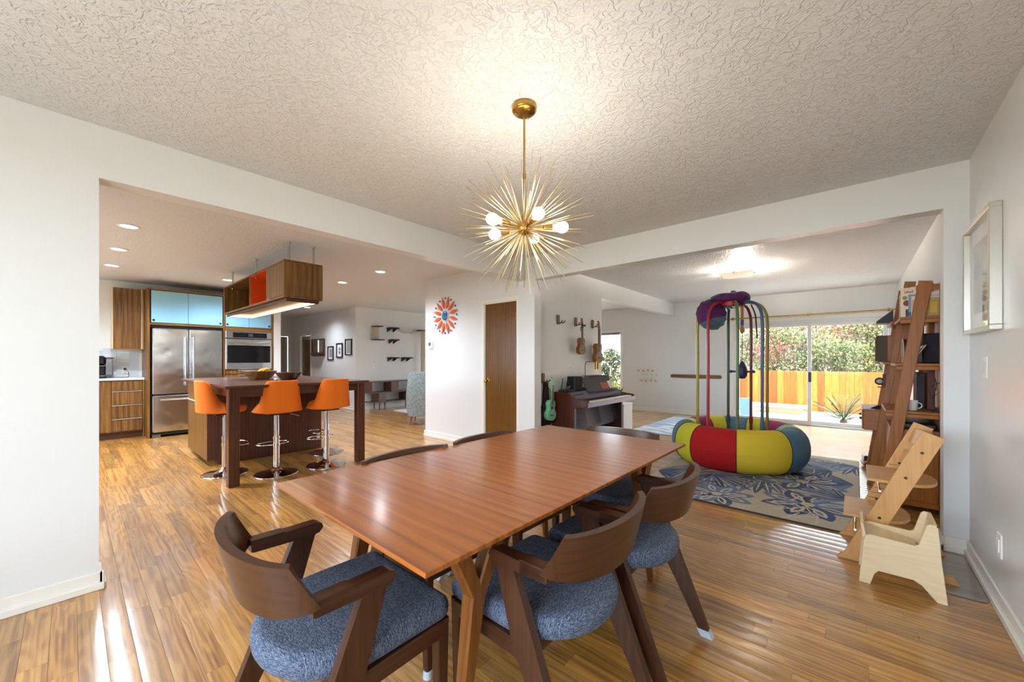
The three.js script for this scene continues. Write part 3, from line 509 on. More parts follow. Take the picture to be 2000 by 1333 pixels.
{ // ---- french-door refrigerator
  const o = thing('refrigerator', 'stainless steel french-door refrigerator with a bottom freezer drawer', 'refrigerator', [0, 0, 0]);
  part('body', [box(XK + 0.02, WX - 0.05, 0.03, 1.705, -1.72, -0.822, 0.004)], M.black, o);
  for (const [a, b, hz] of [[-1.268, -0.832, -1.222], [-1.712, -1.274, -1.322]]) {
    const d = part('door', [box(WX - 0.045, WX + 0.02, 0.672, 1.705, a, b, 0.012)], M.steel, o, 1);
    part('handle', [cyl(0.011, 0.011, [WX + 0.065, 0.80, hz], [WX + 0.065, 1.575, hz], 12), cyl(0.008, 0.008, [WX + 0.02, 0.83, hz], [WX + 0.065, 0.83, hz], 10), cyl(0.008, 0.008, [WX + 0.02, 1.545, hz], [WX + 0.065, 1.545, hz], 10)], M.steelPlain, d);
  }
  const f = part('freezer_drawer', [box(WX - 0.045, WX + 0.02, 0.085, 0.652, -1.712, -0.832, 0.012)], M.steel, o, 1);
  part('handle', [cyl(0.011, 0.011, [WX + 0.065, 0.585, -0.92], [WX + 0.065, 0.585, -1.62], 12), cyl(0.008, 0.008, [WX + 0.02, 0.585, -0.95], [WX + 0.065, 0.585, -0.95], 10), cyl(0.008, 0.008, [WX + 0.02, 0.585, -1.59], [WX + 0.065, 0.585, -1.59], 10)], M.steelPlain, f);
  part('grille', [box(WX - 0.05, WX - 0.02, 0.03, 0.08, -1.71, -0.84, 0.002)], M.black, o);
  for (const z of [-0.88, -1.67]) part('foot', [box(WX - 0.06, WX - 0.005, 0, 0.045, z - 0.05, z + 0.05, 0.004)], col(0x6d7076, 0.4, 0.5), o);
}
{ // ---- wall oven
  const o = thing('wall_oven', 'stainless steel wall oven with black glass door and control strip', 'oven', [0, 0, 0]);
  part('body', [box(XK + 0.05, WX - 0.03, 1.042, 1.712, -2.464, -1.762)], M.black, o);
  const c = part('control_panel', [box(WX - 0.03, WX + 0.008, 1.585, 1.712, -2.464, -1.762, 0.004)], M.steelPlain, o, 2);
  const gl = part('control_glass', [box(WX + 0.008, WX + 0.011, 1.60, 1.69, -2.385, -1.865, 0.001)], M.blackGloss, c);
  part('display', [box(WX + 0.011, WX + 0.0115, 1.62, 1.675, -2.165, -2.095, 0)], col(0x39405a, 0.3), c);
  const d = part('door', [box(WX - 0.03, WX + 0.012, 1.045, 1.575, -2.464, -1.762, 0.005)], M.steel, o, 2);
  part('door_glass', [box(WX + 0.012, WX + 0.015, 1.155, 1.462, -2.44, -1.785, 0.001)], M.blackGloss, d);
  part('handle', [cyl(0.013, 0.013, [WX + 0.062, 1.515, -2.42], [WX + 0.062, 1.515, -1.805], 14), cyl(0.009, 0.009, [WX + 0.01, 1.515, -2.38], [WX + 0.062, 1.515, -2.38], 10), cyl(0.009, 0.009, [WX + 0.01, 1.515, -1.845], [WX + 0.062, 1.515, -1.845], 10)], M.steelPlain, d);
}
{ // ---- coffee machine on the counter
  const o = thing('coffee_machine', 'black pod coffee machine with a clear water tank on the counter', 'coffee machine', [-8.60, 0.93, -0.27]);
  part('base', [box(-0.13, 0.13, 0, 0.035, -0.09, 0.09, 0.01)], M.black, o);
  part('body', [box(-0.13, 0.0, 0.035, 0.30, -0.085, 0.085, 0.02)], M.black, o);
  part('brew_head', [box(-0.04, 0.14, 0.19, 0.34, -0.085, 0.085, 0.03)], M.blackGloss, o);
  part('trim_band', [box(-0.03, 0.143, 0.186, 0.192, -0.088, 0.088, 0.001)], M.chrome, o);
  part('drip_tray', [box(0.0, 0.14, 0.035, 0.045, -0.07, 0.07, 0.003)], M.steelPlain, o);
  const t = part('water_tank', [box(-0.12, 0.06, 0.04, 0.30, -0.165, -0.09, 0.01)], phys({ color: 0xe4ecf2, roughness: 0.05, transmission: 0.92, thickness: 0.02 }), o);
  part('tank_lid', [box(-0.125, 0.065, 0.30, 0.315, -0.168, -0.088, 0.004)], M.black, t);
  const pl = thing('wall_outlet', 'white wall outlet on the tiled splashback with a black plug in it', 'outlet', [XK + 0.011, 1.04, -0.575]);
  part('plate', [box(0, 0.006, -0.057, 0.057, -0.037, 0.037, 0.003)], M.white, pl); part('receptacle', [box(0.006, 0.009, -0.048, -0.008, -0.017, 0.017, 0.002), box(0.006, 0.009, 0.008, 0.048, -0.017, 0.017, 0.002)], col(0xd8d8d4, 0.4), pl);
  const cd = thing('power_cord', 'black power cord from the outlet to the coffee machine', 'cord', [0, 0, 0]);
  part('cable', [tube([[XK + 0.05, 1.065, -0.575], [XK + 0.075, 1.05, -0.59], [XK + 0.08, 0.99, -0.615], [XK + 0.09, 0.943, -0.61], [XK + 0.12, 0.936, -0.52], [XK + 0.13, 0.936, -0.45], [-8.66, 0.938, -0.40]], 40, 0.0035, 6)], M.black, cd);
  part('plug', [box(XK + 0.022, XK + 0.055, 1.05, 1.08, -0.59, -0.56, 0.006)], M.black, cd);
}
{ // ---- island
  const o = thing('kitchen_island', 'dark walnut kitchen island with overhanging table top on two square legs', 'island', [0, 0, 0]);
  part('worktop', [hull([-6.63, -4.405].flatMap((x) => [-2.385, -0.955].flatMap((z) => { const sx = x < -5 ? 1 : -1, sz = z < -2 ? 1 : -1; return [V(x, 0.965, z), V(x, 0.95, z), V(x + sx * 0.012, 0.934, z + sz * 0.012)]; })))], M.walnutDark, o, 2);
  for (const z of [-1.03, -2.30]) part('leg', [box(-4.52, -4.43, 0, 0.934, z - 0.045, z + 0.045, 0.003)], M.walnutDark, o, 1);
  part('apron', [box(-4.485, -4.46, 0.85, 0.934, -2.255, -1.075), box(-5.53, -4.52, 0.85, 0.934, -1.045, -1.02), box(-5.53, -4.52, 0.85, 0.934, -2.315, -2.29)], M.walnutDark, o, 2);
  part('carcass', [box(-6.58, -5.53, 0.10, 0.934, -2.28, -1.045)], M.walnut, o, 1);
  part('back_panel', [box(-5.53, -5.512, 0.0, 0.934, -2.285, -1.125)], M.walnutDark, o, 1);
  part('back_panel', [box(-5.53, -5.512, 0.06, 0.934, -1.124, -1.022)], M.walnutDark, o, 1);
  part('toe_kick', [box(-6.56, -5.53, 0, 0.10, -2.26, -1.13)], M.walnutDark, o, 0);
  const d1 = part('drawer_front', [box(-6.58, -5.532, 0.71, 0.926, -1.044, -1.022)], M.walnut, o, 1), d2 = part('drawer_front', [box(-6.58, -5.532, 0.06, 0.70, -1.044, -1.022)], M.walnut, o, 1);
  part('edge_pull', [box(-6.5, -5.6, 0.699, 0.706, -1.03, -1.008, 0.001)], M.pull, d2);
  part('socket', [box(-5.512, -5.506, 0.12, 0.20, -2.262, -2.222, 0.002)], col(0xcdbf9a, 0.5), o);
}
{ // ---- bowls, fruit and a crumpled napkin on the island
  const bowl = (x, z, r, h, label, m) => { const o = thing('bowl', label, 'bowl', [x, 0.966, z]); part('shell', [lathe([[0, 0], [r * 0.52, 0], [r * 0.56, 0.004], [r * 0.75, h * 0.42], [r * 0.98, h * 0.97], [r, h], [r * 0.97, h], [r * 0.72, h * 0.45], [r * 0.5, 0.012], [0, 0.01]], 40)], m, o, 0); return o; };
  bowl(-5.63, -1.58, 0.19, 0.105, 'wide brown wooden bowl with bananas on the kitchen island', M.walnut);
  bowl(-5.30, -1.80, 0.155, 0.09, 'smaller dark wooden bowl beside the banana bowl', M.walnutDark);
  for (let k = 0; k < 2; k++) {
    const o = thing('banana', k ? 'upper yellow banana in the wide wooden bowl' : 'lower yellow banana in the wide wooden bowl', 'banana', [-5.62, 1.045 + k * 0.012, -1.60 - k * 0.045], -40 * deg, 'bananas in the wooden bowl');
    const pts = []; for (let i = 0; i <= 8; i++) { const a = (i / 8 - 0.5) * 1.7; pts.push(V(0.12 * Math.sin(a), 0.075 * Math.cos(a) - 0.035, 0)); }
    const c = new THREE.CatmullRomCurve3(pts), g = new THREE.TubeGeometry(c, 20, 0.017, 8), p = g.attributes.position;
    for (let i = 0; i <= 20; i++) { const q = c.getPointAt(i / 20), s = Math.min(1, 0.35 + 4 * Math.min(i, 20 - i) / 20); for (let j = 0; j <= 8; j++) { const w = i * 9 + j; p.setXYZ(w, q.x + (p.getX(w) - q.x) * s, q.y + (p.getY(w) - q.y) * s, q.z + (p.getZ(w) - q.z) * s); } }
    g.computeVertexNormals(); part('peel', [g], col(0xd8b23a, 0.5), o); part('stem', [cyl(0.006, 0.005, pts[8], pts[8].clone().add(V(0.018, -0.012, 0)), 8)], col(0x6d5a28, 0.7), o);
  }
  solo('napkin', [at(new THREE.IcosahedronGeometry(0.022, 1).scale(1.3, 0.6, 1), -5.24, 0.978, -1.64)], M.white, 'small crumpled white napkin beside the bowls on the island', 'napkin');
}
{ // ---- bar stools
  const o = thing('bar_stool', '', 'bar stool', [0, 0, 0], 0, 'orange bar stools at the island');
  const sh = new THREE.Shape(); sh.absellipse(0, 0.0, 0.19, 0.19, 0, Math.PI * 2);
  part('seat', [padded(sh, 0.085, 0.035, 0.655, 24)], M.orangeFabric, o, 0);
  // wrap-round back: front is -z, the back stands at +z
  const H = (t) => lerp(0.315, 0.07, sstep(0.42, 0.82, Math.abs(t))), T = 0.042;
  const P = (t, q, out) => { const ph = t * 112 * deg, flare = 0.035 * (1 - q) * sstep(0.3, 0.8, Math.abs(t)), w = 0.150 + (out ? T * (1 - 0.35 * q) : 0) + flare; const sx = Math.sin(ph), cz = Math.cos(ph), k = 1 / Math.pow(Math.pow(Math.abs(sx), 3) + Math.pow(Math.abs(cz), 3), 1 / 3); return V(w * k * sx, 0.675 + H(t) * q, w * k * cz + 0.05 + 0.03 * q * Math.max(0, cz)); };
  const N = 36, edge = (t, j) => { const a = P(t, 1, 0), b = P(t, 1, 1), c = a.clone().lerp(b, j); c.y += 0.012 * Math.sin(Math.PI * j); return c; };
  part('backrest', [grid(N, 8, (i, j) => P(1 - 2 * i, j, 1)), grid(N, 8, (i, j) => P(2 * i - 1, j, 0)), grid(N, 4, (i, j) => edge(2 * i - 1, j)), grid(N, 2, (i, j) => P(1 - 2 * i, 0, j)), grid(4, 3, (i, j) => P(1, i, j)), grid(4, 3, (i, j) => P(-1, 1 - i, j))], M.orangeFabric, o, 0);
  part('seat_plate', [box(-0.1, 0.1, 0.635, 0.657, -0.1, 0.1, 0.005)], M.black, o);
  part('column', [cyl(0.0295, 0.0295, [0, 0.03, 0], [0, 0.40, 0], 24), cyl(0.0245, 0.0245, [0, 0.39, 0], [0, 0.64, 0], 24), cyl(0.033, 0.033, [0, 0.375, 0], [0, 0.40, 0], 24)], M.chrome, o);
  part('base', [lathe([[0, 0], [0.205, 0], [0.208, 0.006], [0.2, 0.012], [0.13, 0.022], [0.07, 0.036], [0.045, 0.055], [0.034, 0.075], [0, 0.075]], 48)], M.chrome, o);
  part('footrest', [tube([[-0.03, 0.31, -0.02], [-0.13, 0.31, -0.06], [-0.15, 0.31, -0.14], [-0.08, 0.31, -0.2], [0.08, 0.31, -0.2], [0.15, 0.31, -0.14], [0.13, 0.31, -0.06], [0.03, 0.31, -0.02]], 48, 0.008, 8), cyl(0.034, 0.034, [0, 0.295, 0], [0, 0.325, 0], 20)], M.chrome, o);
  part('lever', [tube([[0.05, 0.64, 0.02], [0.14, 0.625, 0.05], [0.2, 0.6, 0.07]], 12, 0.004, 6)], M.chrome, o);
  o.position.set(-5.04, 0, -1.09); o.rotation.y = 0; o.userData.label = 'orange bar stool at the island end beside the drawers, half behind the near leg';
  copy(o, [-4.625, 0, -1.45], 90 * deg, 'orange bar stool next to the near island leg, back to the dining table');
  copy(o, [-4.575, 0, -1.95], 98 * deg, 'orange bar stool next to the far island leg, back to the dining table');
  copy(o, [-5.2, 0, -2.22], 180 * deg, 'orange bar stool mostly hidden behind the far stool, at the hall end of the island').scale.y = 0.93;
}
{ // ---- hanging cabinet above the island
  const o = thing('hanging_cabinet', 'walnut cabinet hung on steel rods above the island, with an orange compartment', 'cabinet', [0, 0, 0]);
  const x0 = -6.83, x1 = -4.43, y0 = 1.865, y1 = 2.26, z0 = -1.85, z1 = -1.46, t = 0.02;
  part('top_panel', [box(x0, x1, y1 - t, y1, z0, z1)], M.walnut, o, 0); part('bottom_panel', [box(x0, x1, y0, y0 + t, z0, z1)], M.walnut, o, 0);
  part('end_panel', [box(x0, x0 + t, y0 + t, y1 - t, z0, z1)], M.walnut, o, 1); part('end_panel', [box(x1 - t, x1, y0 + t, y1 - t, z0, z1)], M.walnut, o, 1);
  for (const x of [-4.985, -5.613]) part('divider', [box(x - 0.01, x + 0.01, y0 + t, y1 - t, z0, z1 - 0.002)], M.walnut, o, 1);
  part('back_panel', [box(x0 + t, -5.623, y0 + t, y1 - t, z0, z0 + 0.015)], M.walnut, o, 0);
  part('orange_liner', [box(-5.603, -4.995, y0 + t, y1 - t, z0, z0 + 0.015, 0), box(-5.603, -5.597, y0 + t, y1 - t, z0 + 0.015, z1 - 0.01, 0), box(-5.001, -4.995, y0 + t, y1 - t, z0 + 0.015, z1 - 0.01, 0), box(-5.597, -5.001, y0 + t, y0 + t + 0.006, z0 + 0.015, z1 - 0.01, 0), box(-5.597, -5.001, y1 - t - 0.006, y1 - t, z0 + 0.015, z1 - 0.01, 0)], M.orangePaint, o);
  const d = part('door', [box(-4.973, x1 - t - 0.002, y0 + t + 0.002, y1 - t - 0.002, z1 - 0.02, z1 - 0.001)], M.walnut, o, 1);
  part('edge_pull', [box(-4.95, -4.86, y0 + t - 0.004, y0 + t + 0.002, z1 - 0.01, z1 + 0.012, 0.001)], M.pull, d);
  const tr = part('light_tray', [box(x0 + 0.03, x1 - 0.03, y0 - 0.035, y0, z1 - 0.05, z1 - 0.03), box(x0 + 0.03, x0 + 0.05, y0 - 0.035, y0, z0 + 0.03, z1 - 0.05), box(x1 - 0.05, x1 - 0.03, y0 - 0.035, y0, z0 + 0.03, z1 - 0.05), box(x0 + 0.05, x1 - 0.05, y0 - 0.035, y0, z0 + 0.03, z0 + 0.05)], M.walnutDark, o, 0);
  part('led_strip', [box(x0 + 0.06, x1 - 0.06, y0 - 0.03, y0 - 0.004, z0 + 0.051, z0 + 0.062, 0), box(x0 + 0.051, x0 + 0.062, y0 - 0.03, y0 - 0.004, z0 + 0.065, z1 - 0.06, 0)], mat({ color: 0xffffff, emissive: 0xffe2b0, emissiveIntensity: 5 }), tr);
  for (const x of [-4.50, -5.60, -6.66]) for (const z of [-1.53, -1.78]) { const r = part('rod', [cyl(0.011, 0.011, [x, y1, z], [x, C, z], 14), cyl(0.022, 0.022, [x, C - 0.006, z], [x, C, z], 16)], M.steelPlain, o); part('rod_end', [ball(0.012, x, y1 - t - 0.012, z)], M.chrome, r); }
  const l = new THREE.RectAreaLight(LAMP_WARM, POWER.led, 2.2, 0.02); l.position.set((x0 + x1) / 2, y0 - 0.032, z0 + 0.08); l.lookAt((x0 + x1) / 2, 0, z0 + 0.15); scene.add(l);
}
// ---- recessed ceiling lights
[[-5.10, -0.36, 'over the near end of the island'], [-6.25, -0.36, 'between counter and island'], [-7.39, -0.36, 'in front of the counter'], [-7.39, -1.63, 'in front of the fridge'], [-6.23, -2.91, 'past the island towards the hall'], [-5.06, -2.91, 'past the island towards the closet'], [-9.85, -3.75, 'in the hall']].forEach(([x, z, w]) => {
  const o = thing('recessed_light', 'round lit recessed ceiling light ' + w, 'ceiling light', [x, C, z], 0, 'recessed ceiling lights');
  part('trim_ring', [lathe([[0.062, 0], [0.085, 0], [0.085, -0.004], [0.066, -0.006], [0.062, -0.003]], 36)], M.white, o);
  part('lens', [lathe([[0, -0.0035], [0.063, -0.0035], [0.063, -0.0005], [0, -0.0005]], 36)], M.canGlow, o);
  const l = new THREE.SpotLight(LAMP_COOL, POWER.can * (x < -9 ? 0.7 : 1), 0, 75 * deg, 0.8, 2); l.shadow.radius = 3; lampLight(l, x, C - 0.02, z); l.target.position.set(x, 0, z); scene.add(l.target);
});

{ const sw = thing('light_switch', 'white light switch plate on the right wall below the framed picture', 'switch', [XR, 1.175, -3.29]); part('plate', [box(-0.006, 0, -0.06, 0.06, -0.04, 0.04, 0.003)], M.white, sw); part('rocker', [box(-0.010, -0.006, -0.033, 0.033, -0.016, 0.016, 0.002)], col(0xdcdcd8, 0.4), sw); }

// ================================================================ CLOSET WALL, HALL AND DEN
{ // ---- sunburst wall art
  const o = thing('wall_art', 'orange sunburst wall art with blue beads round a blue oval centre', 'wall art', [-4.61, 1.872, CZ + 0.02]);
  part('centre', [at(lathe([[0, 0.016], [0.04, 0.013], [0.058, 0.004], [0.06, -0.004], [0, -0.004]], 32).scale(1, 1, 1.25), 0, 0, 0.012, 90 * deg)], phys({ color: 0x1a5f96, roughness: 0.15, clearcoat: 1 }), o);
  part('ring', [at(new THREE.TorusGeometry(0.066, 0.004, 8, 40).scale(1, 1.2, 1), 0, 0, 0.004)], M.white, o);
  const petal = prep(extrude([[0.0, 0.105], [0.018, 0.135], [0.026, 0.175], [0.02, 0.215], [0.008, 0.262], [0, 0.29], [-0.008, 0.262], [-0.02, 0.215], [-0.026, 0.175], [-0.018, 0.135]], 0.016, 0.004)); uvm(petal);
  const bead = prep(ball(0.013, 0, 0.262, 0)), wire = prep(cyl(0.0022, 0.0022, [0, 0.05, 0], [0, 0.262, 0], 6)), wire2 = prep(cyl(0.0022, 0.0022, [0, 0.05, 0], [0, 0.12, 0], 6));
  for (let k = 0; k < 12; k++) {
    const a = (k + 0.5) * 30 * deg, b = k * 30 * deg;
    const p = new THREE.Mesh(petal, M.orangePaint); p.name = 'petal'; p.rotation.z = a; p.castShadow = p.receiveShadow = true; o.add(p);
    const w0 = new THREE.Mesh(wire2, M.white); w0.name = 'wire'; p.add(w0);
    const w = new THREE.Mesh(wire, M.white); w.name = 'wire'; w.rotation.z = b; w.castShadow = true; o.add(w);
    const q = new THREE.Mesh(bead, col(0x20506e, 0.3)); q.name = 'bead'; q.castShadow = true; w.add(q);
  }
}
{
  const o = thing('thermostat', 'small white thermostat with a dark display on the closet wall', 'thermostat', [-4.975, 1.44, CZ]);
  part('housing', [box(-0.052, 0.052, -0.055, 0.055, 0, 0.026, 0.006)], M.white, o); part('display', [box(-0.04, 0.02, -0.012, 0.042, 0.026, 0.0275, 0.001)], col(0x31475c, 0.2), o); part('button_bar', [box(-0.02, 0.03, -0.04, -0.03, 0.026, 0.029, 0.001)], col(0xb8bcbe, 0.5), o);
}
{ // ---- mirror with a shelf and three framed prints on the hall wall
  const o = thing('wall_mirror', 'square wooden framed mirror with a small shelf on the hall wall', 'mirror', [0, 0, -4.45]);
  const x0 = -11.34, x1 = -10.5, y0 = 1.30, y1 = 1.77, f = 0.075;
  part('frame', [box(x0, x0 + f, y0, y1, 0, 0.03), box(x1 - f, x1, y0, y1, 0, 0.03), box(x0 + f, x1 - f, y1 - 0.03, y1, 0, 0.03), box(x0 + f, x1 - f, y0, y0 + 0.11, 0, 0.03)], M.walnutDark, o, 0);
  part('mirror_glass', [box(x0 + f, x1 - f, y0 + 0.11, y1 - 0.03, 0.004, 0.010, 0)], mat({ color: 0xf0f2f2, roughness: 0.03, metalness: 1 }), o);
  part('shelf', [box(x0 + 0.01, x1 - 0.01, y0 + 0.07, y0 + 0.09, 0.03, 0.20)], M.walnutDark, o, 0);
  const art = (k) => canvasTex(128, 256, (g, w, h) => {
    g.fillStyle = '#e4e4e0'; g.fillRect(0, 0, w, h);
    if (k === 0) { g.fillStyle = '#8e8c88'; g.fillRect(22, 34, 84, 180); }
    if (k === 1) { g.fillStyle = '#6d7684'; g.beginPath(); g.moveTo(64, 60); g.quadraticCurveTo(100, 90, 84, 130); g.quadraticCurveTo(100, 190, 64, 214); g.quadraticCurveTo(28, 190, 44, 130); g.quadraticCurveTo(28, 90, 64, 60); g.fill(); g.fillStyle = '#c9ccd0'; g.beginPath(); g.arc(64, 135, 16, 0, 7); g.fill(); }
    if (k === 2) { g.fillStyle = '#a6a39b'; g.fillRect(16, 14, 96, 226); g.fillStyle = '#8a877f'; for (let i = 0; i < 22; i++) g.fillRect(24, 24 + i * 9.6, 80 - (i * 37 % 30), 3); }
  });
  [[-10.325, -9.996, 1.194, 1.554, 'grey print in a black frame beside the hall mirror'], [-9.823, -9.487, 1.258, 1.621, 'print of a flower shape in a black frame between the two other hall frames'], [-9.352, -9.012, 1.318, 1.709, 'print of fine lines in a black frame nearest the hall corner']].forEach(([a, b, c, d, l], k) => {
    const p = thing('framed_print', l, 'picture', [(a + b) / 2, (c + d) / 2, -4.45], 0, 'framed prints in the hall'), w = (b - a) / 2, h = (d - c) / 2;
    part('frame', [box(-w, -w + 0.035, -h, h, 0, 0.025), box(w - 0.035, w, -h, h, 0, 0.025), box(-w + 0.035, w - 0.035, h - 0.025, h, 0, 0.025), box(-w + 0.035, w - 0.035, -h, -h + 0.025, 0, 0.025)], M.black, p);
    const g = new THREE.PlaneGeometry(2 * w - 0.07, 2 * h - 0.05); g.translate(0, 0, 0.008); part('print', [g], mat({ color: 0xffffff, roughness: 0.7, map: art(k) }), p, 0, true);
  });
}
{ // ---- cat furniture on the den wall
  const X = -8.85, carpet = mat({ color: 0xffffff, roughness: 1, map: tex(128, 128, (u, v) => mix3([168, 158, 136], [205, 196, 174], fbm(u * 40, v * 40, 40, 40, 111, 2)), { size: [0.2, 0.2] }) });
  const s = thing('cat_scratcher', 'tall beige carpet panel hung between two black cat shelves', 'cat scratcher', [X, 0, 0]);
  part('panel', [box(0.05, 0.09, 1.705, 2.01, -5.0, -4.855, 0.008)], carpet, s); part('bracket', [box(0, 0.25, 2.01, 2.03, -5.03, -4.85), box(0, 0.25, 1.68, 1.705, -5.07, -4.85)], M.black, s);
  const shelf = (z0, z1, y, label) => { const o = thing('cat_step', label, 'cat shelf', [X, y, (z0 + z1) / 2], 0, 'black cat steps'); const w = (z1 - z0) / 2; part('board', [box(0.01, 0.26, 0, 0.022, -w, w, 0.004)], M.black, o); part('pad', [box(0.02, 0.25, 0.022, 0.03, -w + 0.01, w - 0.01, 0.004)], col(0x2c2b30, 0.95), o); for (const k of [-1, 1]) part('bracket', [hull([-0.008, 0.008].flatMap((e) => [V(0, 0, k * w * 0.7 + e), V(0, -0.08, k * w * 0.7 + e), V(0.2, 0, k * w * 0.7 + e)]))], M.black, o); };
  shelf(-5.48, -5.25, 1.985, 'black cat step where the white sling starts'); shelf(-5.48, -5.30, 1.69, 'small black cat step right of the beige scratching panel'); shelf(-5.48, -5.26, 1.24, 'low black cat step nearer the hall corner'); shelf(-5.875, -5.66, 1.24, 'low black cat step nearer the sisal pole');
  const b = thing('cat_bridge', 'sagging pale fabric sling between the top cat step and the pole shelf', 'cat sling', [X, 0, 0]);
  part('fabric', [grid(14, 3, (i, j) => V(0.04 + 0.18 * j, 2.0 - 0.10 * Math.sin(Math.PI * i), lerp(-5.47, -6.05, i))), grid(14, 3, (i, j) => V(0.22 - 0.18 * j, 1.994 - 0.10 * Math.sin(Math.PI * i), lerp(-5.47, -6.05, i)))], col(0xd9dde0, 0.9), b);
  const p = thing('cat_pole', 'floor to shelf sisal rope cat pole with a black perch on top', 'cat pole', [X + 0.2, 0, -6.22]);
  part('pole', [cyl(0.055, 0.055, [0, 0.03, 0], [0, 1.97, 0], 20)], carpet, p, 1); part('collar', [cyl(0.062, 0.062, [0, 1.28, 0], [0, 1.36, 0], 20)], carpet, p, 1); part('perch', [box(-0.2, 0.12, 1.97, 1.99, -0.2, 0.2, 0.006)], M.black, p); part('base', [box(-0.15, 0.2, 0, 0.03, -0.18, 0.18, 0.006)], M.black, p);
  const sw = thing('light_switch', 'white light switch plate on the den wall', 'switch', [X, 1.057, -4.89]); part('plate', [box(0, 0.006, -0.06, 0.06, -0.04, 0.04, 0.003)], M.white, sw); part('rocker', [box(0.006, 0.010, -0.033, 0.033, -0.016, 0.016, 0.002)], col(0xdcdcd8, 0.4), sw);
  const ol = thing('wall_outlet', 'white wall outlet seen through the open shelf of the low console', 'outlet', [X, 0.33, -5.12]); part('plate', [box(0, 0.006, -0.057, 0.057, -0.037, 0.037, 0.003)], M.white, ol); part('receptacle', [box(0.006, 0.009, -0.046, -0.008, -0.016, 0.016, 0.002), box(0.006, 0.009, 0.008, 0.046, -0.016, 0.016, 0.002)], col(0x9a9a98, 0.4), ol);
}
{ // ---- low console in the den
  const o = thing('console_shelf', 'low open walnut console shelf against the den wall', 'console', [-8.8, 0, 0]), z0 = -4.64, z1 = -6.0;
  part('top', [box(0, 0.35, 0.672, 0.695, z1, z0)], M.walnutDark, o, 2); part('shelf', [box(0, 0.35, 0.412, 0.434, z1, z0)], M.walnutDark, o, 2); part('shelf', [box(0, 0.35, 0.188, 0.21, z1, z0)], M.walnutDark, o, 2);
  part('end_panel', [box(0, 0.35, 0.434, 0.672, z0 - 0.02, z0)], M.walnutDark, o, 1); part('end_panel', [box(0, 0.35, 0.434, 0.672, z1, z1 + 0.02)], M.walnutDark, o, 1);
  part('divider', [box(0, 0.35, 0.434, 0.672, -5.17, -5.15)], M.walnutDark, o, 1); part('door', [box(0.32, 0.345, 0.436, 0.67, -5.33, -5.17)], M.walnutDark, o, 1); part('divider', [box(0, 0.35, 0.434, 0.672, -5.35, -5.33)], M.walnutDark, o, 1);
  for (const z of [-4.83, -5.58]) part('block', [box(0, 0.345, 0.21, 0.412, z - 0.18, z)], M.walnutDark, o, 1);
  for (const z of [-4.87, -5.01, -5.75]) for (const x of [0.05, 0.30]) part('leg', [cyl(0.012, 0.018, [x, 0, z], [x, 0.19, z], 12)], M.walnutDark, o, 1);
}
solo('den_rug', [box(-8.2, -5.9, 0, 0.012, -6.9, -5.05, 0.005)], col(0xdfe3e8, 0.95), 'pale plain rug on the den floor', 'rug');
{ // ---- wing armchair, seen from behind its left side
  const o = thing('armchair', 'grey tweed wingback armchair with tapered wooden legs beside the closet corner', 'armchair', [-6.15, 0, -4.55], 48 * deg);
  const sh = rrect(0.54, 0.54, 0.08); part('seat_cushion', [padded(sh, 0.16, 0.05, 0.29)], M.greyTweed, o);
  const P = (t, q, out) => { const ph = t * 95 * deg, top = 0.97 - 0.06 * Math.abs(t) ** 2 - 0.42 * sstep(0.45, 0.8, Math.abs(t)) , y = lerp(0.17, top, q), w = 0.30 + (out ? 0.07 : 0) + 0.03 * Math.sin(Math.PI * q), sx = Math.sin(ph), cz = Math.cos(ph), k = 1 / Math.pow(Math.abs(sx) ** 4 + Math.abs(cz) ** 4, 0.25); return V(w * k * sx, y, 0.0 + (w) * k * cz + 0.05 * q * q - (Math.abs(t) > 0.6 ? 0.24 * sstep(0.6, 1, Math.abs(t)) : 0)); };
  part('backrest', [grid(40, 10, (i, j) => P(1 - 2 * i, j, 1)), grid(40, 10, (i, j) => P(2 * i - 1, j, 0)), grid(40, 3, (i, j) => { const a = P(2 * i - 1, 1, 0).lerp(P(2 * i - 1, 1, 1), j); a.y += 0.025 * Math.sin(Math.PI * j); return a; }), grid(40, 2, (i, j) => P(1 - 2 * i, 0, j)), grid(6, 3, (i, j) => P(1, i, j)), grid(6, 3, (i, j) => P(-1, 1 - i, j))], M.greyTweed, o);
  part('seat_base', [box(-0.29, 0.29, 0.17, 0.30, -0.27, 0.28, 0.02)], M.greyTweed, o);
  for (const [x, z] of [[-0.26, -0.24], [0.26, -0.24], [-0.27, 0.27], [0.27, 0.27]]) part('leg', [cyl(0.012, 0.024, [x * 1.12, 0, z * 1.12], [x, 0.19, z], 14)], col(0x7a3f24, 0.35), o);
}

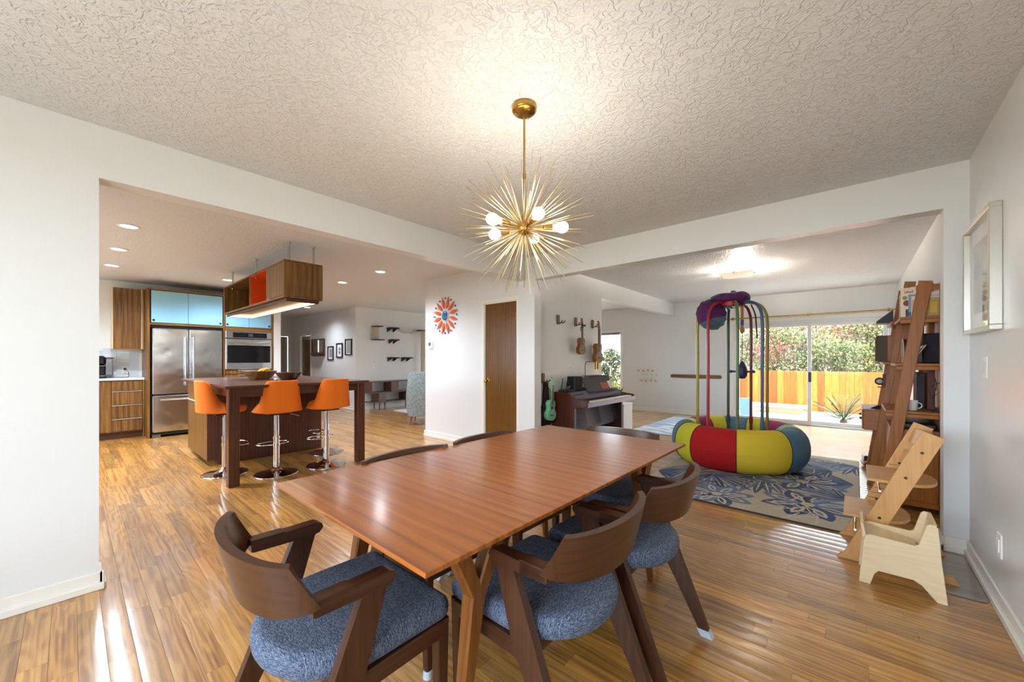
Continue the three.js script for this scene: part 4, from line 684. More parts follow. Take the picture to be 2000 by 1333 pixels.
// ================================================================ PIANO WALL
const brownUke = mat({ color: 0xffffff, roughness: 0.3, map: wood(hex('5a2c12'), hex('8a4a20'), hex('9d5a2a'), { seed: 31, bands: 4, size: [0.8, 0.2], pore: 0.2, contrast: 0.7 }) }), paleUke = mat({ color: 0xffffff, roughness: 0.4, map: wood(hex('57402c'), hex('735a42'), hex('866c52'), { seed: 32, bands: 4, size: [0.8, 0.2], pore: 0.2, contrast: 0.6 }) });
function ukulele(label, group, pos, turn, scale, body, top, lean = 0) {     // bottom of the body at the origin, face towards +z
  const o = thing('ukulele', label, 'ukulele', pos, turn, group); o.scale.setScalar(scale); o.rotation.order = 'YXZ'; o.rotation.z = lean;
  const s = new THREE.Shape(); s.moveTo(0, 0); s.bezierCurveTo(0.06, 0, 0.092, 0.03, 0.092, 0.078); s.bezierCurveTo(0.092, 0.118, 0.058, 0.125, 0.056, 0.155); s.bezierCurveTo(0.055, 0.18, 0.07, 0.19, 0.068, 0.215); s.bezierCurveTo(0.066, 0.25, 0.03, 0.26, 0.018, 0.26); s.lineTo(-0.018, 0.26); s.bezierCurveTo(-0.03, 0.26, -0.066, 0.25, -0.068, 0.215); s.bezierCurveTo(-0.07, 0.19, -0.055, 0.18, -0.056, 0.155); s.bezierCurveTo(-0.058, 0.125, -0.092, 0.118, -0.092, 0.078); s.bezierCurveTo(-0.092, 0.03, -0.06, 0, 0, 0);
  part('body', [extrude(s.clone(), 0.06, 0.003, [], 10)], body, o, 1);
  part('soundboard', [at(extrude(s.clone(), 0.004, 0.001, [], 10), 0, 0, 0.0315)], top, o, 1);
  part('sound_hole', [at(cyl(0.026, 0.026, [0, 0.165, 0.0332], [0, 0.165, 0.0345], 24), 0, 0, 0)], M.black, o);
  part('bridge', [box(-0.03, 0.03, 0.06, 0.075, 0.033, 0.04, 0.002)], col(0x2a1c14, 0.5), o);
  const n = part('neck', [box(-0.017, 0.017, 0.25, 0.45, 0.014, 0.032, 0.005)], body, o, 1); part('fingerboard', [box(-0.0175, 0.0175, 0.20, 0.45, 0.0335, 0.038, 0.001)], col(0x2c1b14, 0.45), n);
  for (let k = 0; k < 9; k++) part('fret', [box(-0.0175, 0.0175, 0.24 + k * 0.022, 0.2415 + k * 0.022, 0.038, 0.0388, 0)], M.steelPlain, n);
  const h = part('headstock', [at(extrude([[-0.018, 0], [0.018, 0], [0.026, 0.03], [0.026, 0.1], [0.012, 0.112], [0, 0.106], [-0.012, 0.112], [-0.026, 0.1], [-0.026, 0.03]], 0.014, 0.002), 0, 0.448, 0.026, -8 * deg)], body === brownUke ? brownUke : body, o, 1);
  for (const x of [-1, 1]) for (const y of [0.49, 0.53]) part('tuner', [cyl(0.003, 0.003, [x * 0.024, y, 0.02], [x * 0.038, y, 0.02], 8), ball(0.008, x * 0.042, y, 0.02, 1, 1.2, 0.5, 10, 8)], M.white, h);
  part('strings', [-0.0105, -0.0035, 0.0035, 0.0105].map((x) => cyl(0.0005, 0.0005, [x, 0.068, 0.0415], [x * 0.9, 0.455, 0.041], 4)), col(0xd8d6d0, 0.4), o);
  return o;
}
function hanger(label, y, z) {
  const o = thing('wall_hanger', label, 'hanger', [XL, y, z], 90 * deg, 'wooden ukulele hangers'); o.rotation.y = 90 * deg;
  part('plate', [extrude(rrect(0.055, 0.13, 0.02), 0.02, 0.004).translate(0, 0.0, 0.01)], M.walnut, o, 1);
  part('yoke', [cyl(0.006, 0.006, [0, -0.045, 0.015], [0, -0.045, 0.065], 10), tube([[-0.034, -0.015, 0.10], [-0.03, -0.038, 0.082], [0, -0.045, 0.065], [0.03, -0.038, 0.082], [0.034, -0.015, 0.10]], 20, 0.0065, 8)], col(0x2b1d1d, 0.6), o);
}
hanger('empty wooden ukulele hanger on the piano wall', 1.755, -4.36); hanger('wooden hanger holding the tan ukulele', 1.757, -4.80); hanger('wooden hanger holding the reddish ukulele by the wall end', 1.757, -5.28); hanger('low wooden hanger holding the green ukulele', 0.975, -4.02);
ukulele('tan wooden ukulele with a black capo hung on the piano wall', null, [XL + 0.085, 1.285, -4.815], 90 * deg, 0.93, brownUke, paleUke);
ukulele('reddish brown ukulele with a grey face hung near the wall end', null, [XL + 0.085, 1.165, -5.29], 90 * deg, 1.14, brownUke, paleUke);
const gUke = mat({ color: 0x7fc79a, roughness: 0.35 });
ukulele('mint green ukulele hung low beside the piano', null, [XL + 0.085, 0.435, -4.06], 90 * deg, 1.0, gUke, gUke, -4 * deg);
{ const c = thing('capo', 'black spring capo clipped to the neck of the tan ukulele', 'capo', [XL + 0.12, 1.70, -4.815], 90 * deg); part('bars', [cyl(0.007, 0.007, [-0.03, 0.0, 0.014], [0.03, 0.0, 0.014], 10), ball(0.016, -0.03, 0.0, 0.01), ball(0.016, 0.03, 0.0, 0.01)], M.black, c); part('grips', [tube([[-0.03, 0, 0.0], [-0.045, -0.04, -0.01], [-0.05, -0.085, -0.01]], 10, 0.005, 6), tube([[-0.02, -0.01, 0.0], [-0.03, -0.04, -0.02], [-0.03, -0.07, -0.02]], 10, 0.005, 6)], M.black, c); }
{ const o = thing('instrument_case', 'black soft ukulele case leaning behind the green ukulele', 'case', [XL + 0.03, 0.04, -4.05], 90 * deg); const s = new THREE.Shape(); s.moveTo(0, 0.3); s.bezierCurveTo(0.08, 0.3, 0.12, 0.36, 0.11, 0.43); s.bezierCurveTo(0.1, 0.5, 0.09, 0.56, 0.06, 0.6); s.lineTo(0.03, 0.88); s.lineTo(-0.03, 0.88); s.lineTo(-0.06, 0.6); s.bezierCurveTo(-0.09, 0.56, -0.1, 0.5, -0.11, 0.43); s.bezierCurveTo(-0.12, 0.36, -0.08, 0.3, 0, 0.3); part('shell', [extrude(s, 0.05, 0.01)], col(0x231a20, 0.7), o); part('strap', [tube([[-0.02, 0.86, 0.03], [0.1, 0.7, 0.03], [0.13, 0.5, 0.02], [0.06, 0.33, 0.02]], 20, 0.004, 6)], M.black, o); part('stand_foot', [cyl(0.006, 0.006, [-0.08, -0.04, 0.03], [-0.05, 0.31, 0.0], 8), cyl(0.006, 0.006, [0.08, -0.04, 0.03], [0.05, 0.31, 0.0], 8)], M.chrome, o); }
{ const ol = thing('wall_outlet', 'tall white outlet plate above the piano', 'outlet', [XL, 1.07, -4.675]); part('plate', [box(0, 0.006, -0.06, 0.06, -0.038, 0.038, 0.003)], M.white, ol); part('receptacle', [box(0.006, 0.009, -0.048, -0.008, -0.016, 0.016, 0.002), box(0.006, 0.009, 0.008, 0.048, -0.016, 0.016, 0.002)], col(0xc8c8c4, 0.4), ol); }
{ // ---- digital piano
  const o = thing('piano', 'dark brown digital piano with grey fascia and sloping music desk', 'piano', [0, 0, 0]);
  const z0 = -4.19, z1 = -5.53, rose = mat({ color: 0xffffff, roughness: 0.3, map: wood(hex('2c130c'), hex('4a2114'), hex('5b2c1b'), { seed: 33, bands: 6, size: [1.2, 0.3], pore: 0.2, contrast: 0.8 }) }), grey = col(0x6b6878, 0.4), dark = col(0x38303a, 0.5);
  const prof = [[-3.0, 0], [-3.0, 0.79], [-2.76, 0.79], [-2.645, 0.725], [-2.465, 0.705], [-2.45, 0.69], [-2.45, 0.625], [-2.65, 0.60], [-2.65, 0]];
  for (const z of [z0 - 0.0175, z1 + 0.0175]) { const p = part('end_panel', [at(extrude(prof, 0.035, 0.003), 0, 0, z)], rose, o, 1); part('end_trim', [box(-2.65, -2.638, 0, 0.60, z - 0.017, z + 0.017)], grey, p); }
  part('case', [box(-3.0, -2.47, 0.615, 0.665, z1 + 0.035, z0 - 0.035), box(-3.0, -2.98, 0.665, 0.78, z1 + 0.035, z0 - 0.035)], dark, o, 2);
  part('lid', [box(-2.985, -2.76, 0.77, 0.79, z1 + 0.035, z0 - 0.035)], dark, o, 2);
  const cp = part('control_panel', [hull([z1 + 0.036, z0 - 0.036].flatMap((z) => [V(-2.76, 0.789, z), V(-2.645, 0.722, z), V(-2.645, 0.66, z), V(-2.76, 0.66, z)]))], grey, o, 2);
  for (let k = 0; k < 8; k++) part('button', [at(cbox(0.02, 0.006, 0.016, 0.001), -2.70, 0.757, z0 - 0.08 - k * 0.03, 0, 0, -30 * deg)], dark, cp);
  part('key_slip', [box(-2.47, -2.448, 0.62, 0.675, z1 + 0.0, z0 - 0.0)], col(0x8d90a8, 0.35, 0.3), o, 2);
  const wk = [], bk = [], nk = 52, kw = (z0 - z1 - 0.12) / nk;
  for (let k = 0; k < nk; k++) { const z = z0 - 0.06 - k * kw; wk.push(box(-2.63, -2.475, 0.668, 0.69, z - kw + 0.0006, z - 0.0006, 0.001)); if (![2, 6].includes(k % 7)) bk.push(box(-2.63, -2.535, 0.69, 0.702, z - kw - 0.006, z - kw + 0.006, 0.002)); }
  part('white_keys', wk, col(0xf0ece0, 0.3), o); part('black_keys', bk, M.black, o);
  part('knee_board', [at(cbox(0.012, 0.34, z0 - z1 - 0.1, 0.002), -2.80, 0.43, (z0 + z1) / 2, 0, 0, 12 * deg)], col(0x4a4858, 0.5), o);
  for (let k = 0; k < 16; k++) part('slat', [box(-2.775 + k * 0.004, -2.765 + k * 0.004, 0.585 - k * 0.018, 0.595 - k * 0.018, -4.62, z0 - 0.036, 0.001), box(-2.775 + k * 0.004, -2.765 + k * 0.004, 0.585 - k * 0.018, 0.595 - k * 0.018, z1 + 0.036, -5.0, 0.001)], col(0x4d5068, 0.5), o);
  part('pedal_rail', [box(-2.95, -2.9, 0.06, 0.2, z1 + 0.035, z0 - 0.035)], rose, o, 2);
  const ms = part('music_desk', [hull([[z0 - 0.46, z1 + 0.12]].flatMap(([a, b]) => [a, b].flatMap((z) => [V(-2.725, 0.775, z), V(-2.735, 0.77, z), V(-2.845, 0.965, z), V(-2.835, 0.97, z)])))], dark, o, 2);
  part('music_ledge', [box(-2.735, -2.68, 0.77, 0.78, z1 + 0.12, z0 - 0.46)], dark, ms, 2);
}
{ // books, router, speaker, lamp on the piano
  const bk = (z0, z1, c, y, lab) => { const o = thing('songbook', lab, 'book', [-2.745, 0.783, (z0 + z1) / 2], 0, 'songbooks on the piano'); o.rotation.z = 29 * deg; const w = (z1 - z0) / 2; part('cover', [box(0, 0.004, 0, y, -w, w, 0.001), box(0.014, 0.018, 0, y, -w, w, 0.001)], col(c, 0.5), o); part('pages', [box(0.004, 0.014, 0.003, y - 0.003, -w + 0.003, w - 0.003, 0)], M.cream, o); };
  bk(-5.30, -5.08, 0xa4432f, 0.10, 'low red songbook on the music desk'); bk(-5.40, -5.302, 0xd9d4cc, 0.12, 'pale songbook beside the red one on the music desk');
  const st = thing('sheet_music', 'stack of loose dark sheet music lying on the music desk top', 'sheet music', [-2.845, 0.97, -5.1]); part('sheets', [box(-0.1, 0.02, 0, 0.006, -0.28, 0.2, 0.001), box(-0.09, 0.03, 0.006, 0.012, -0.2, 0.26, 0.001)], col(0x4a4248, 0.7), st);
  const r = thing('router', 'flat black wireless router with two antennas on the piano', 'router', [-2.87, 0.79, -4.34]); part('body', [at(lathe([[0, 0], [0.11, 0], [0.12, 0.012], [0.1, 0.03], [0, 0.034]], 28).scale(0.8, 1, 1.05), 0, 0, 0)], M.black, r); for (const z of [-0.09, 0.03]) part('antenna', [bar(V(-0.06, 0.02, z), V(-0.065, 0.17, z - 0.05), 0.014, 0.008, 0.01, 0.006)], M.black, r); part('cable', [tube([[0.0, 0.03, -0.06], [0.0, 0.07, -0.09], [-0.03, 0.06, -0.11], [-0.05, 0.03, -0.09]], 16, 0.003, 6)], col(0xa8b4b0, 0.5), r);
  const s = thing('speaker', 'small upright black speaker on the piano beside the router', 'speaker', [-2.885, 0.79, -4.57], -8 * deg); part('cabinet', [box(-0.07, 0.07, 0, 0.195, -0.085, 0.085, 0.012)], M.black, s); part('grille', [box(0.07, 0.075, 0.012, 0.185, -0.073, 0.073, 0.003)], col(0x2b2628, 0.9), s);
  const l = thing('desk_lamp', 'thin bent desk lamp with a small brass shade over the piano', 'lamp', [-2.92, 0.79, -4.91]); part('base', [box(-0.04, 0.04, 0, 0.02, -0.05, 0.05, 0.006)], M.walnutDark, l); part('stem', [tube([[0, 0.02, 0], [0, 0.2, 0], [0, 0.35, 0], [0, 0.385, -0.02], [0, 0.392, -0.07], [0, 0.392, -0.3]], 40, 0.005, 8)], col(0x4b4440, 0.4, 0.4), l); part('shade', [cyl(0.028, 0.028, [0, 0.28, -0.33], [0, 0.41, -0.33], 18, true), cyl(0.0282, 0.0282, [0, 0.408, -0.33], [0, 0.412, -0.33], 18)], mat({ color: 0xa98a3c, roughness: 0.3, metalness: 0.9, side: THREE.DoubleSide }), l);
  const w = thing('storage_box', 'white storage box on the floor at the far end of the piano', 'box', [-2.80, 0, -5.76]); part('box_body', [box(-0.16, 0.14, 0, 0.50, -0.16, 0.16, 0.006)], M.white, w); part('lid', [box(-0.165, 0.145, 0.50, 0.53, -0.165, 0.165, 0.006)], M.white, w);
  const p = thing('potted_plant', 'small potted plant with dark pointed leaves at the end of the piano', 'plant', [-2.86, 0.53, -5.80]); part('pot', [lathe([[0, 0], [0.055, 0], [0.07, 0.1], [0.064, 0.1], [0.05, 0.085], [0, 0.085]], 20)], col(0xb9c0c0, 0.5), p);
  const leaf = prep(hull([V(0, 0, 0), V(0.014, 0.07, 0.004), V(-0.014, 0.07, 0.004), V(0, 0.16, -0.01), V(0, 0.07, -0.004)])), rl = rng(19), lm = [col(0x2c3a30, 0.5), col(0x41543c, 0.5), col(0x29303c, 0.5)];
  for (let k = 0; k < 16; k++) { const m = new THREE.Mesh(leaf, lm[k % 3]); m.name = 'leaf'; m.position.y = 0.085; m.rotation.set((rl() - 0.5) * 1.5, rl() * 6.28, (rl() - 0.5) * 1.5); m.scale.setScalar(0.8 + rl() * 0.5); m.castShadow = true; p.add(m); }
}

// ================================================================ LIVING ROOM
{ // ---- knobs and peg rail on the far wall
  const rows = [['the top row', 0.03, [[-3.86, 0.95], [-3.75, 0.95], [-3.63, 0.96], [-3.52, 0.95]]], ['the second row, smaller', 0.018, [[-3.75, 0.86], [-3.66, 0.86], [-3.53, 0.86], [-3.43, 0.86]]], ['the short pair', 0.018, [[-3.65, 0.77], [-3.54, 0.77]]], ['the bottom row', 0.03, [[-3.79, 0.72], [-3.68, 0.71], [-3.56, 0.73], [-3.45, 0.72]]]];
  for (const [w, r, L] of rows) for (const [k, [x, y]] of L.entries()) {
    const o = thing('climbing_hold', 'round wooden wall hold in ' + w + ', ' + (L.length === 2 ? ['nearer the narrow window', 'nearer the peg rail'][k] : ['nearest the narrow window', 'second from the narrow window', 'second from the peg rail', 'nearest the peg rail'][k]), 'hold', [x, y, ZW], 0, 'wooden holds on the far wall');
    part('disc', [at(lathe([[0, 0], [r * 0.5, 0], [r * 0.5, 0.02], [r, 0.026], [r, 0.036], [r * 0.8, 0.042], [0, 0.044]], 18), 0, 0, 0, 90 * deg)], M.birch, o); part('screw', [at(lathe([[0, 0.044], [r * 0.35, 0.044], [0, 0.048]], 10), 0, 0, 0, 90 * deg)], col(0x6b4d3a, 0.4), o);
  }
  const p = thing('peg_rail', 'long brown wooden rail with rounded ends and steel pegs on the far wall', 'rail', [-2.595, 0.845, ZW]);
  part('board', [extrude(rrect(1.04, 0.075, 0.037), 0.028, 0.004).translate(0, 0, 0.014)], M.walnut, p, 0);
  for (let k = 0; k < 6; k++) part('peg', [cyl(0.005, 0.004, [-0.42 + k * 0.168, -0.005, 0.028], [-0.41 + k * 0.168, 0.02, 0.07], 8)], M.steelPlain, p);
}
// ---- rugs
{
  const print = canvasTex(1024, 1536, (g, w, h) => {
    const r = rng(77), pick = (a) => a[Math.floor(r() * a.length)];
    g.fillStyle = '#c2b9a5'; g.fillRect(0, 0, w, h);
    for (let i = 0; i < 9000; i++) { g.fillStyle = pick(['rgba(120,112,96,0.20)', 'rgba(235,228,210,0.25)', 'rgba(150,150,150,0.18)']); g.fillRect(r() * w, r() * h, 2 + r() * 14, 1 + r() * 2); }
    const leaf = (x, y, a, L, B, c) => { g.save(); g.translate(x, y); g.rotate(a); g.fillStyle = c; g.beginPath(); g.moveTo(0, 0); g.bezierCurveTo(L * 0.25, -B, L * 0.75, -B, L, 0); g.bezierCurveTo(L * 0.75, B * 0.9, L * 0.25, B * 0.9, 0, 0); g.fill(); g.restore(); };
    const blues = ['#4d5c7c', '#5f6f8e', '#3f4d6b', '#6f86a8', '#52607a'];
    const frond = (x, y, a, n, L) => { for (let k = 0; k < n; k++) { const t = (k / (n - 1) - 0.5) * 1.9; leaf(x, y, a + t, L * (1 - 0.25 * Math.abs(t)), L * 0.085, pick(blues)); leaf(x + Math.cos(a + t) * L * 0.2, y + Math.sin(a + t) * L * 0.2, a + t, L * 0.6, L * 0.018, '#c9beaa'); } };
    const bloom = (x, y, R) => { for (let k = 0; k < 8; k++) { const a = k * Math.PI / 4 + 0.3; leaf(x, y, a, R, R * 0.34, pick(blues)); leaf(x + Math.cos(a) * R * 0.2, y + Math.sin(a) * R * 0.2, a, R * 0.62, R * 0.15, '#cfc6b4'); leaf(x + Math.cos(a) * R * 0.3, y + Math.sin(a) * R * 0.3, a, R * 0.4, R * 0.06, pick(blues)); } g.fillStyle = '#cabfa9'; g.beginPath(); g.arc(x, y, R * 0.14, 0, 7); g.fill(); };
    frond(500, 60, 1.4, 11, 420); frond(20, 420, 0.1, 11, 460); frond(1000, 700, 3.0, 11, 440); frond(560, 860, 1.9, 11, 420); frond(0, 1150, -0.2, 11, 430); frond(1010, 180, 2.5, 9, 380); bloom(330, 250, 210); frond(640, 200, 0.5, 9, 360); frond(880, 420, 2.6, 7, 300); bloom(180, 620, 220); frond(520, 560, -0.4, 9, 380); bloom(760, 820, 230); frond(300, 1000, 0.9, 9, 350); bloom(820, 1250, 220); frond(120, 1330, -0.5, 8, 340); bloom(420, 1380, 190); frond(980, 1050, 3.4, 7, 280); frond(60, 60, 1.0, 7, 260);
    g.strokeStyle = '#d3c8b2'; for (let k = 0; k < 26; k++) { g.lineWidth = 4 + r() * 6; g.beginPath(); let x = r() * w, y = r() * h; g.moveTo(x, y); for (let q = 0; q < 3; q++) { const nx = x + (r() - 0.5) * 260, ny = y + (r() - 0.5) * 260; g.quadraticCurveTo(x + (r() - 0.5) * 160, y + (r() - 0.5) * 160, nx, ny); x = nx; y = ny; } g.stroke(); }
  });
  const pile = tex(256, 256, (u, v) => 255 * vn(u * 110, v * 110, 110, 110, 121), { srgb: false, size: [0.25, 0.25] });
  const x0 = -1.60, x1 = 0.03, z0 = -6.15, z1 = -3.57;
  const o = thing('area_rug', 'cream rug with large slate blue leaf and flower pattern under the play ring', 'rug', [0, 0, 0]);
  const top = grid(40, 60, (i, j) => V(lerp(x0, x1, i), 0.013 + 0.0018 * Math.sin(i * 23 + j * 9) * Math.sin(j * 31), lerp(z1, z0, j)));
  { const p = top.attributes.position, uv = []; for (let i = 0; i < p.count; i++) uv.push((p.getX(i) - x0) / (x1 - x0), (z1 - p.getZ(i)) / (z1 - z0)); top.setAttribute('uv', new THREE.Float32BufferAttribute(uv, 2)); }
  part('pile', [top], mat({ color: 0xffffff, roughness: 1, map: print }), o, 0, true);
  part('backing', [box(x0 - 0.004, x1 + 0.004, 0.0005, 0.0095, z0 - 0.006, z1 + 0.004, 0.002)], col(0x3a3a40, 0.95), o);
  const pale = mat({ color: 0xffffff, roughness: 1, map: tex(512, 512, (u, v) => { const a = fbm(u * 6, v * 14, 6, 14, 131, 4), b = fbm(u * 20, v * 60, 20, 60, 132, 2); return mix3([138, 164, 196], [222, 226, 226], clamp(sstep(0.35, 0.62, a) * 0.8 + 0.3 * b)); }, { size: [1.5, 1.5] }), bumpMap: pile, bumpScale: 0.002 });
  solo('pale_rug', [box(-2.87, -1.30, 0.0005, 0.012, -8.62, -6.30, 0.004)], pale, 'pale blue and white abstract rug by the far wall', 'rug');
}
{ // ---- bouncing play ring with arched poles
  const cx = -1.052, cz = -5.195, o = thing('play_jumper', 'padded multicoloured ring with eight arched coloured poles meeting overhead', 'play structure', [cx, 0.014, cz]);
  const toCam = Math.atan2(-cx, -cz), P0 = 0.533, A = 0.167, B = 0.23;             // angle 0 faces the camera side, positive turns to the right
  const dirAt = (a) => V(Math.sin(toCam + a), 0, Math.cos(toCam + a));
  const C_ = { red: 0xb10d12, yel: 0xe0c233, lime: 0xcfca34, blue: 0x557a96, green: 0x8fa67c, mag: 0x9b2461, cream: 0xd8cf8e };
  const segs = [[-40, 0, 'red'], [0, 45, 'yel'], [45, 80, 'blue'], [80, 108, 'green'], [108, 140, 'mag'], [140, 165, 'lime'], [165, 195, 'blue'], [195, 220, 'lime'], [220, 250, 'mag'], [250, 275, 'cream'], [275, 295, 'blue'], [295, 320, 'lime']];
  const cloth = {};
  for (const [a0, a1, c] of segs) {
    const m = cloth[c] ??= mat({ color: C_[c], roughness: 0.85 });
    part('ring_panel', [grid(Math.ceil((a1 - a0) / 4), 26, (i, j) => { const a = lerp(a0, a1, i) * deg, e = Math.min(i, 1 - i) * (a1 - a0) / 45, k = 1 - 0.022 * Math.exp(-e * 26), t = j * 2 * Math.PI, d = dirAt(a), r = P0 + A * k * Math.cos(t), s = Math.sin(t), y = B + B * k * Math.sign(s) * Math.pow(Math.abs(s), 0.9); return V(d.x * r, Math.max(y, 0), d.z * r); })], m, o);
    part('piping', [(() => { const pts = []; for (let j = 0; j < 24; j++) { const t = j / 24 * 2 * Math.PI, d = dirAt(a0 * deg), r = P0 + A * 0.985 * Math.cos(t), s = Math.sin(t); pts.push(V(d.x * r, Math.max(0.004, B + B * 0.985 * Math.sign(s) * Math.pow(Math.abs(s), 0.9)), d.z * r)); } return tube(pts, 60, 0.004, 5, true); })()], M.black, o);
  }
  part('base_frame', [at(new THREE.TorusGeometry(0.42, 0.016, 8, 48), 0, 0.018, 0, 90 * deg), at(cbox(0.1, 0.012, 0.05, 0.004), dirAt(62 * deg).x * 0.62, 0.007, dirAt(62 * deg).z * 0.62, 0, toCam)], M.black, o);
  part('jumping_mat', [cyl(0.40, 0.40, [0, 0.16, 0], [0, 0.168, 0], 40)], M.darkGrey, o);
  const sh = dirAt(90 * deg).multiplyScalar(-0.05), poleC = [[-85, 0x9d8c2c], [-133, 0x2d5578], [-40, 0xa81f26], [-174, 0x33503e], [10, 0x5d7040], [56, 0x3f5d80], [95, 0x8e7f2c], [145, 0x7a1c28]];
  for (const [a, c] of poleC) {
    const d = dirAt(a * deg), p = (r, y) => V(d.x * r + sh.x, y, d.z * r + sh.z);
    const q = part('pole', [tube([p(0.36, 0.05), p(0.36, 0.6), p(0.36, 1.2), p(0.36, 1.62), p(0.345, 1.74), p(0.29, 1.83), p(0.2, 1.865), p(0.06, 1.87)], 60, 0.0165, 10)], phys({ color: c, roughness: 0.3 }), o);
    part('sleeve', [cyl(0.021, 0.021, p(0.36, 0.42), p(0.36, 0.5), 12)], col(c, 0.6), q);
  }
  part('hub', [cyl(0.13, 0.13, [sh.x, 1.835, sh.z], [sh.x, 1.88, sh.z], 28)], col(0xc81a1a, 0.5), o);
  part('hub_rim', [cyl(0.132, 0.132, [sh.x, 1.822, sh.z], [sh.x, 1.836, sh.z], 28)], M.black, o);
  part('hook', [at(new THREE.TorusGeometry(0.022, 0.006, 8, 20, 5), sh.x + dirAt(-20 * deg).x * 0.05, 1.80, sh.z + dirAt(-20 * deg).z * 0.05, 0, toCam)], M.black, o);
  // crumpled canopy cloth
  const crumple = (g, k, f) => { const p = g.attributes.position, n = V(0, 0, 0); for (let i = 0; i < p.count; i++) { n.set(p.getX(i), p.getY(i), p.getZ(i)); const s = 1 + k * (Math.sin(n.x * f + 2 * n.y * f) + Math.sin(n.z * f * 1.3 + 1 + n.x * f * 0.6) + 0.6 * Math.sin(n.y * f * 2.1 + n.z * f)); p.setXYZ(i, n.x * s, n.y * s, n.z * s); } g.computeVertexNormals(); return g; };
  const purple = col(0x57205c, 0.8), slate = col(0x587087, 0.85), R90 = dirAt(90 * deg), R0 = dirAt(0), tc = toCam;
  const place = (g, r, y, n) => at(g, R90.x * r + R0.x * n, y, R90.z * r + R0.z * n, 0, tc);
  part('canopy_cloth', [place(crumple(new THREE.SphereGeometry(1, 40, 24).scale(0.185, 0.065, 0.17), 0.05, 30), -0.06, 1.925, 0.02), place(crumple(new THREE.SphereGeometry(1, 32, 20).scale(0.09, 0.075, 0.12), 0.05, 34), 0.05, 1.92, 0.05)], purple, o);
  part('canopy_lining', [place(crumple(new THREE.SphereGeometry(1, 40, 20).scale(0.15, 0.05, 0.15), 0.04, 26), -0.12, 1.945, -0.03), place(crumple(new THREE.SphereGeometry(1, 20, 14).scale(0.03, 0.03, 0.03), 0.1, 60), -0.03, 1.985, 0.03)], slate, o);
  const bag = (t0, t1) => { const g = new THREE.SphereGeometry(1, 48, 24, 0, Math.PI * 2, t0 * deg, (t1 - t0) * deg).scale(0.165, 0.185, 0.23); g.rotateZ(16 * deg); return place(crumple(g, 0.022, 40), -0.265, 1.745, -0.02); };
  const both = (m) => { m = m.clone(); m.side = THREE.DoubleSide; return m; };
  part('canopy_bag', [bag(0, 112)], both(purple), o); part('canopy_hem', [bag(112, 180)], both(slate), o);
  part('strap', [place(cbox(0.03, 0.26, 0.006, 0.002), 0.06, 1.70, 0.02), place(ball(0.024, 0, 0, 0, 1, 1.6, 0.7), 0.06, 1.545, 0.02)], col(0xc0722a, 0.8), o);
  part('strap_clip', [place(cbox(0.036, 0.06, 0.02, 0.004), 0.06, 1.635, 0.02)], col(0x3b3f86, 0.5), o);
  part('loose_strap', [tube([[R90.x * 0.15, 1.84, R90.z * 0.15], [R90.x * 0.19, 1.72, R90.z * 0.19], [R90.x * 0.2, 1.6, R90.z * 0.2], [R90.x * 0.21, 1.45, R90.z * 0.21]], 20, 0.008, 6)], col(0x33202a, 0.8), o);
  const t = thing('trapeze_toy', 'navy blue pod with a crossbar hanging inside the play ring', 'toy', [cx + R90.x * 0.06 + R0.x * 0.02, 1.02, cz + R90.z * 0.06 + R0.z * 0.02], tc);
  part('pod', [lathe([[0, -0.03], [0.03, -0.025], [0.052, 0.01], [0.056, 0.05], [0.046, 0.10], [0.025, 0.15], [0.008, 0.175], [0, 0.178]], 24)], col(0x232c55, 0.5), t); part('crossbar', [cyl(0.011, 0.011, [-0.11, 0.055, 0], [0.11, 0.055, 0], 12), ball(0.018, -0.115, 0.055, 0), ball(0.018, 0.115, 0.055, 0)], col(0x23284a, 0.5), t); part('cord', [cyl(0.003, 0.003, [0, 0.17, 0], [0, 0.51, 0], 6)], col(0x3a3a3e, 0.8), t);
}
{ // ---- semi-flush ceiling lamp
  const o = thing('ceiling_lamp', 'square frosted glass dish ceiling lamp in the living room', 'ceiling lamp', [-1.23, C, -6.15]);
  part('canopy', [lathe([[0, 0], [0.06, 0], [0.058, -0.02], [0, -0.025]], 24)], M.steelPlain, o); part('stem', [cyl(0.007, 0.007, [0, -0.02, 0], [0, -0.10, 0], 10)], M.steelPlain, o);
  part('glass_dish', [grid(20, 20, (i, j) => { const x = (i - 0.5) * 0.42, z = (0.5 - j) * 0.42; return V(x, -0.085 + 0.045 * Math.max((x / 0.21) ** 2, (z / 0.21) ** 2) - 0.02, z); })], mat({ color: 0xf2e8d8, roughness: 0.5, emissive: 0xffe9c8, emissiveIntensity: 0.4, side: THREE.DoubleSide }), o);
  for (const [x, z] of [[-1, 0], [1, 0], [0, -1], [0, 1]]) part('clip', [box(x * 0.2 - 0.012 - Math.abs(z) * 0.01, x * 0.2 + 0.012 + Math.abs(z) * 0.01, -0.068, -0.055, z * 0.2 - 0.012, z * 0.2 + 0.012, 0.002)], M.steelPlain, o);
  for (const a of [0.6, 2.7, 4.8]) part('bulb', [ball(0.025, 0.07 * Math.cos(a), -0.055, 0.07 * Math.sin(a))], M.glow, o);
  const l = new THREE.PointLight(LAMP_WARM, POWER.living, 0, 2); l.shadow.radius = 2; lampLight(l, -1.23, C - 0.055, -6.15);
  l.position.x += 0.07 * Math.cos(0.6); l.position.z += 0.07 * Math.sin(0.6);
}
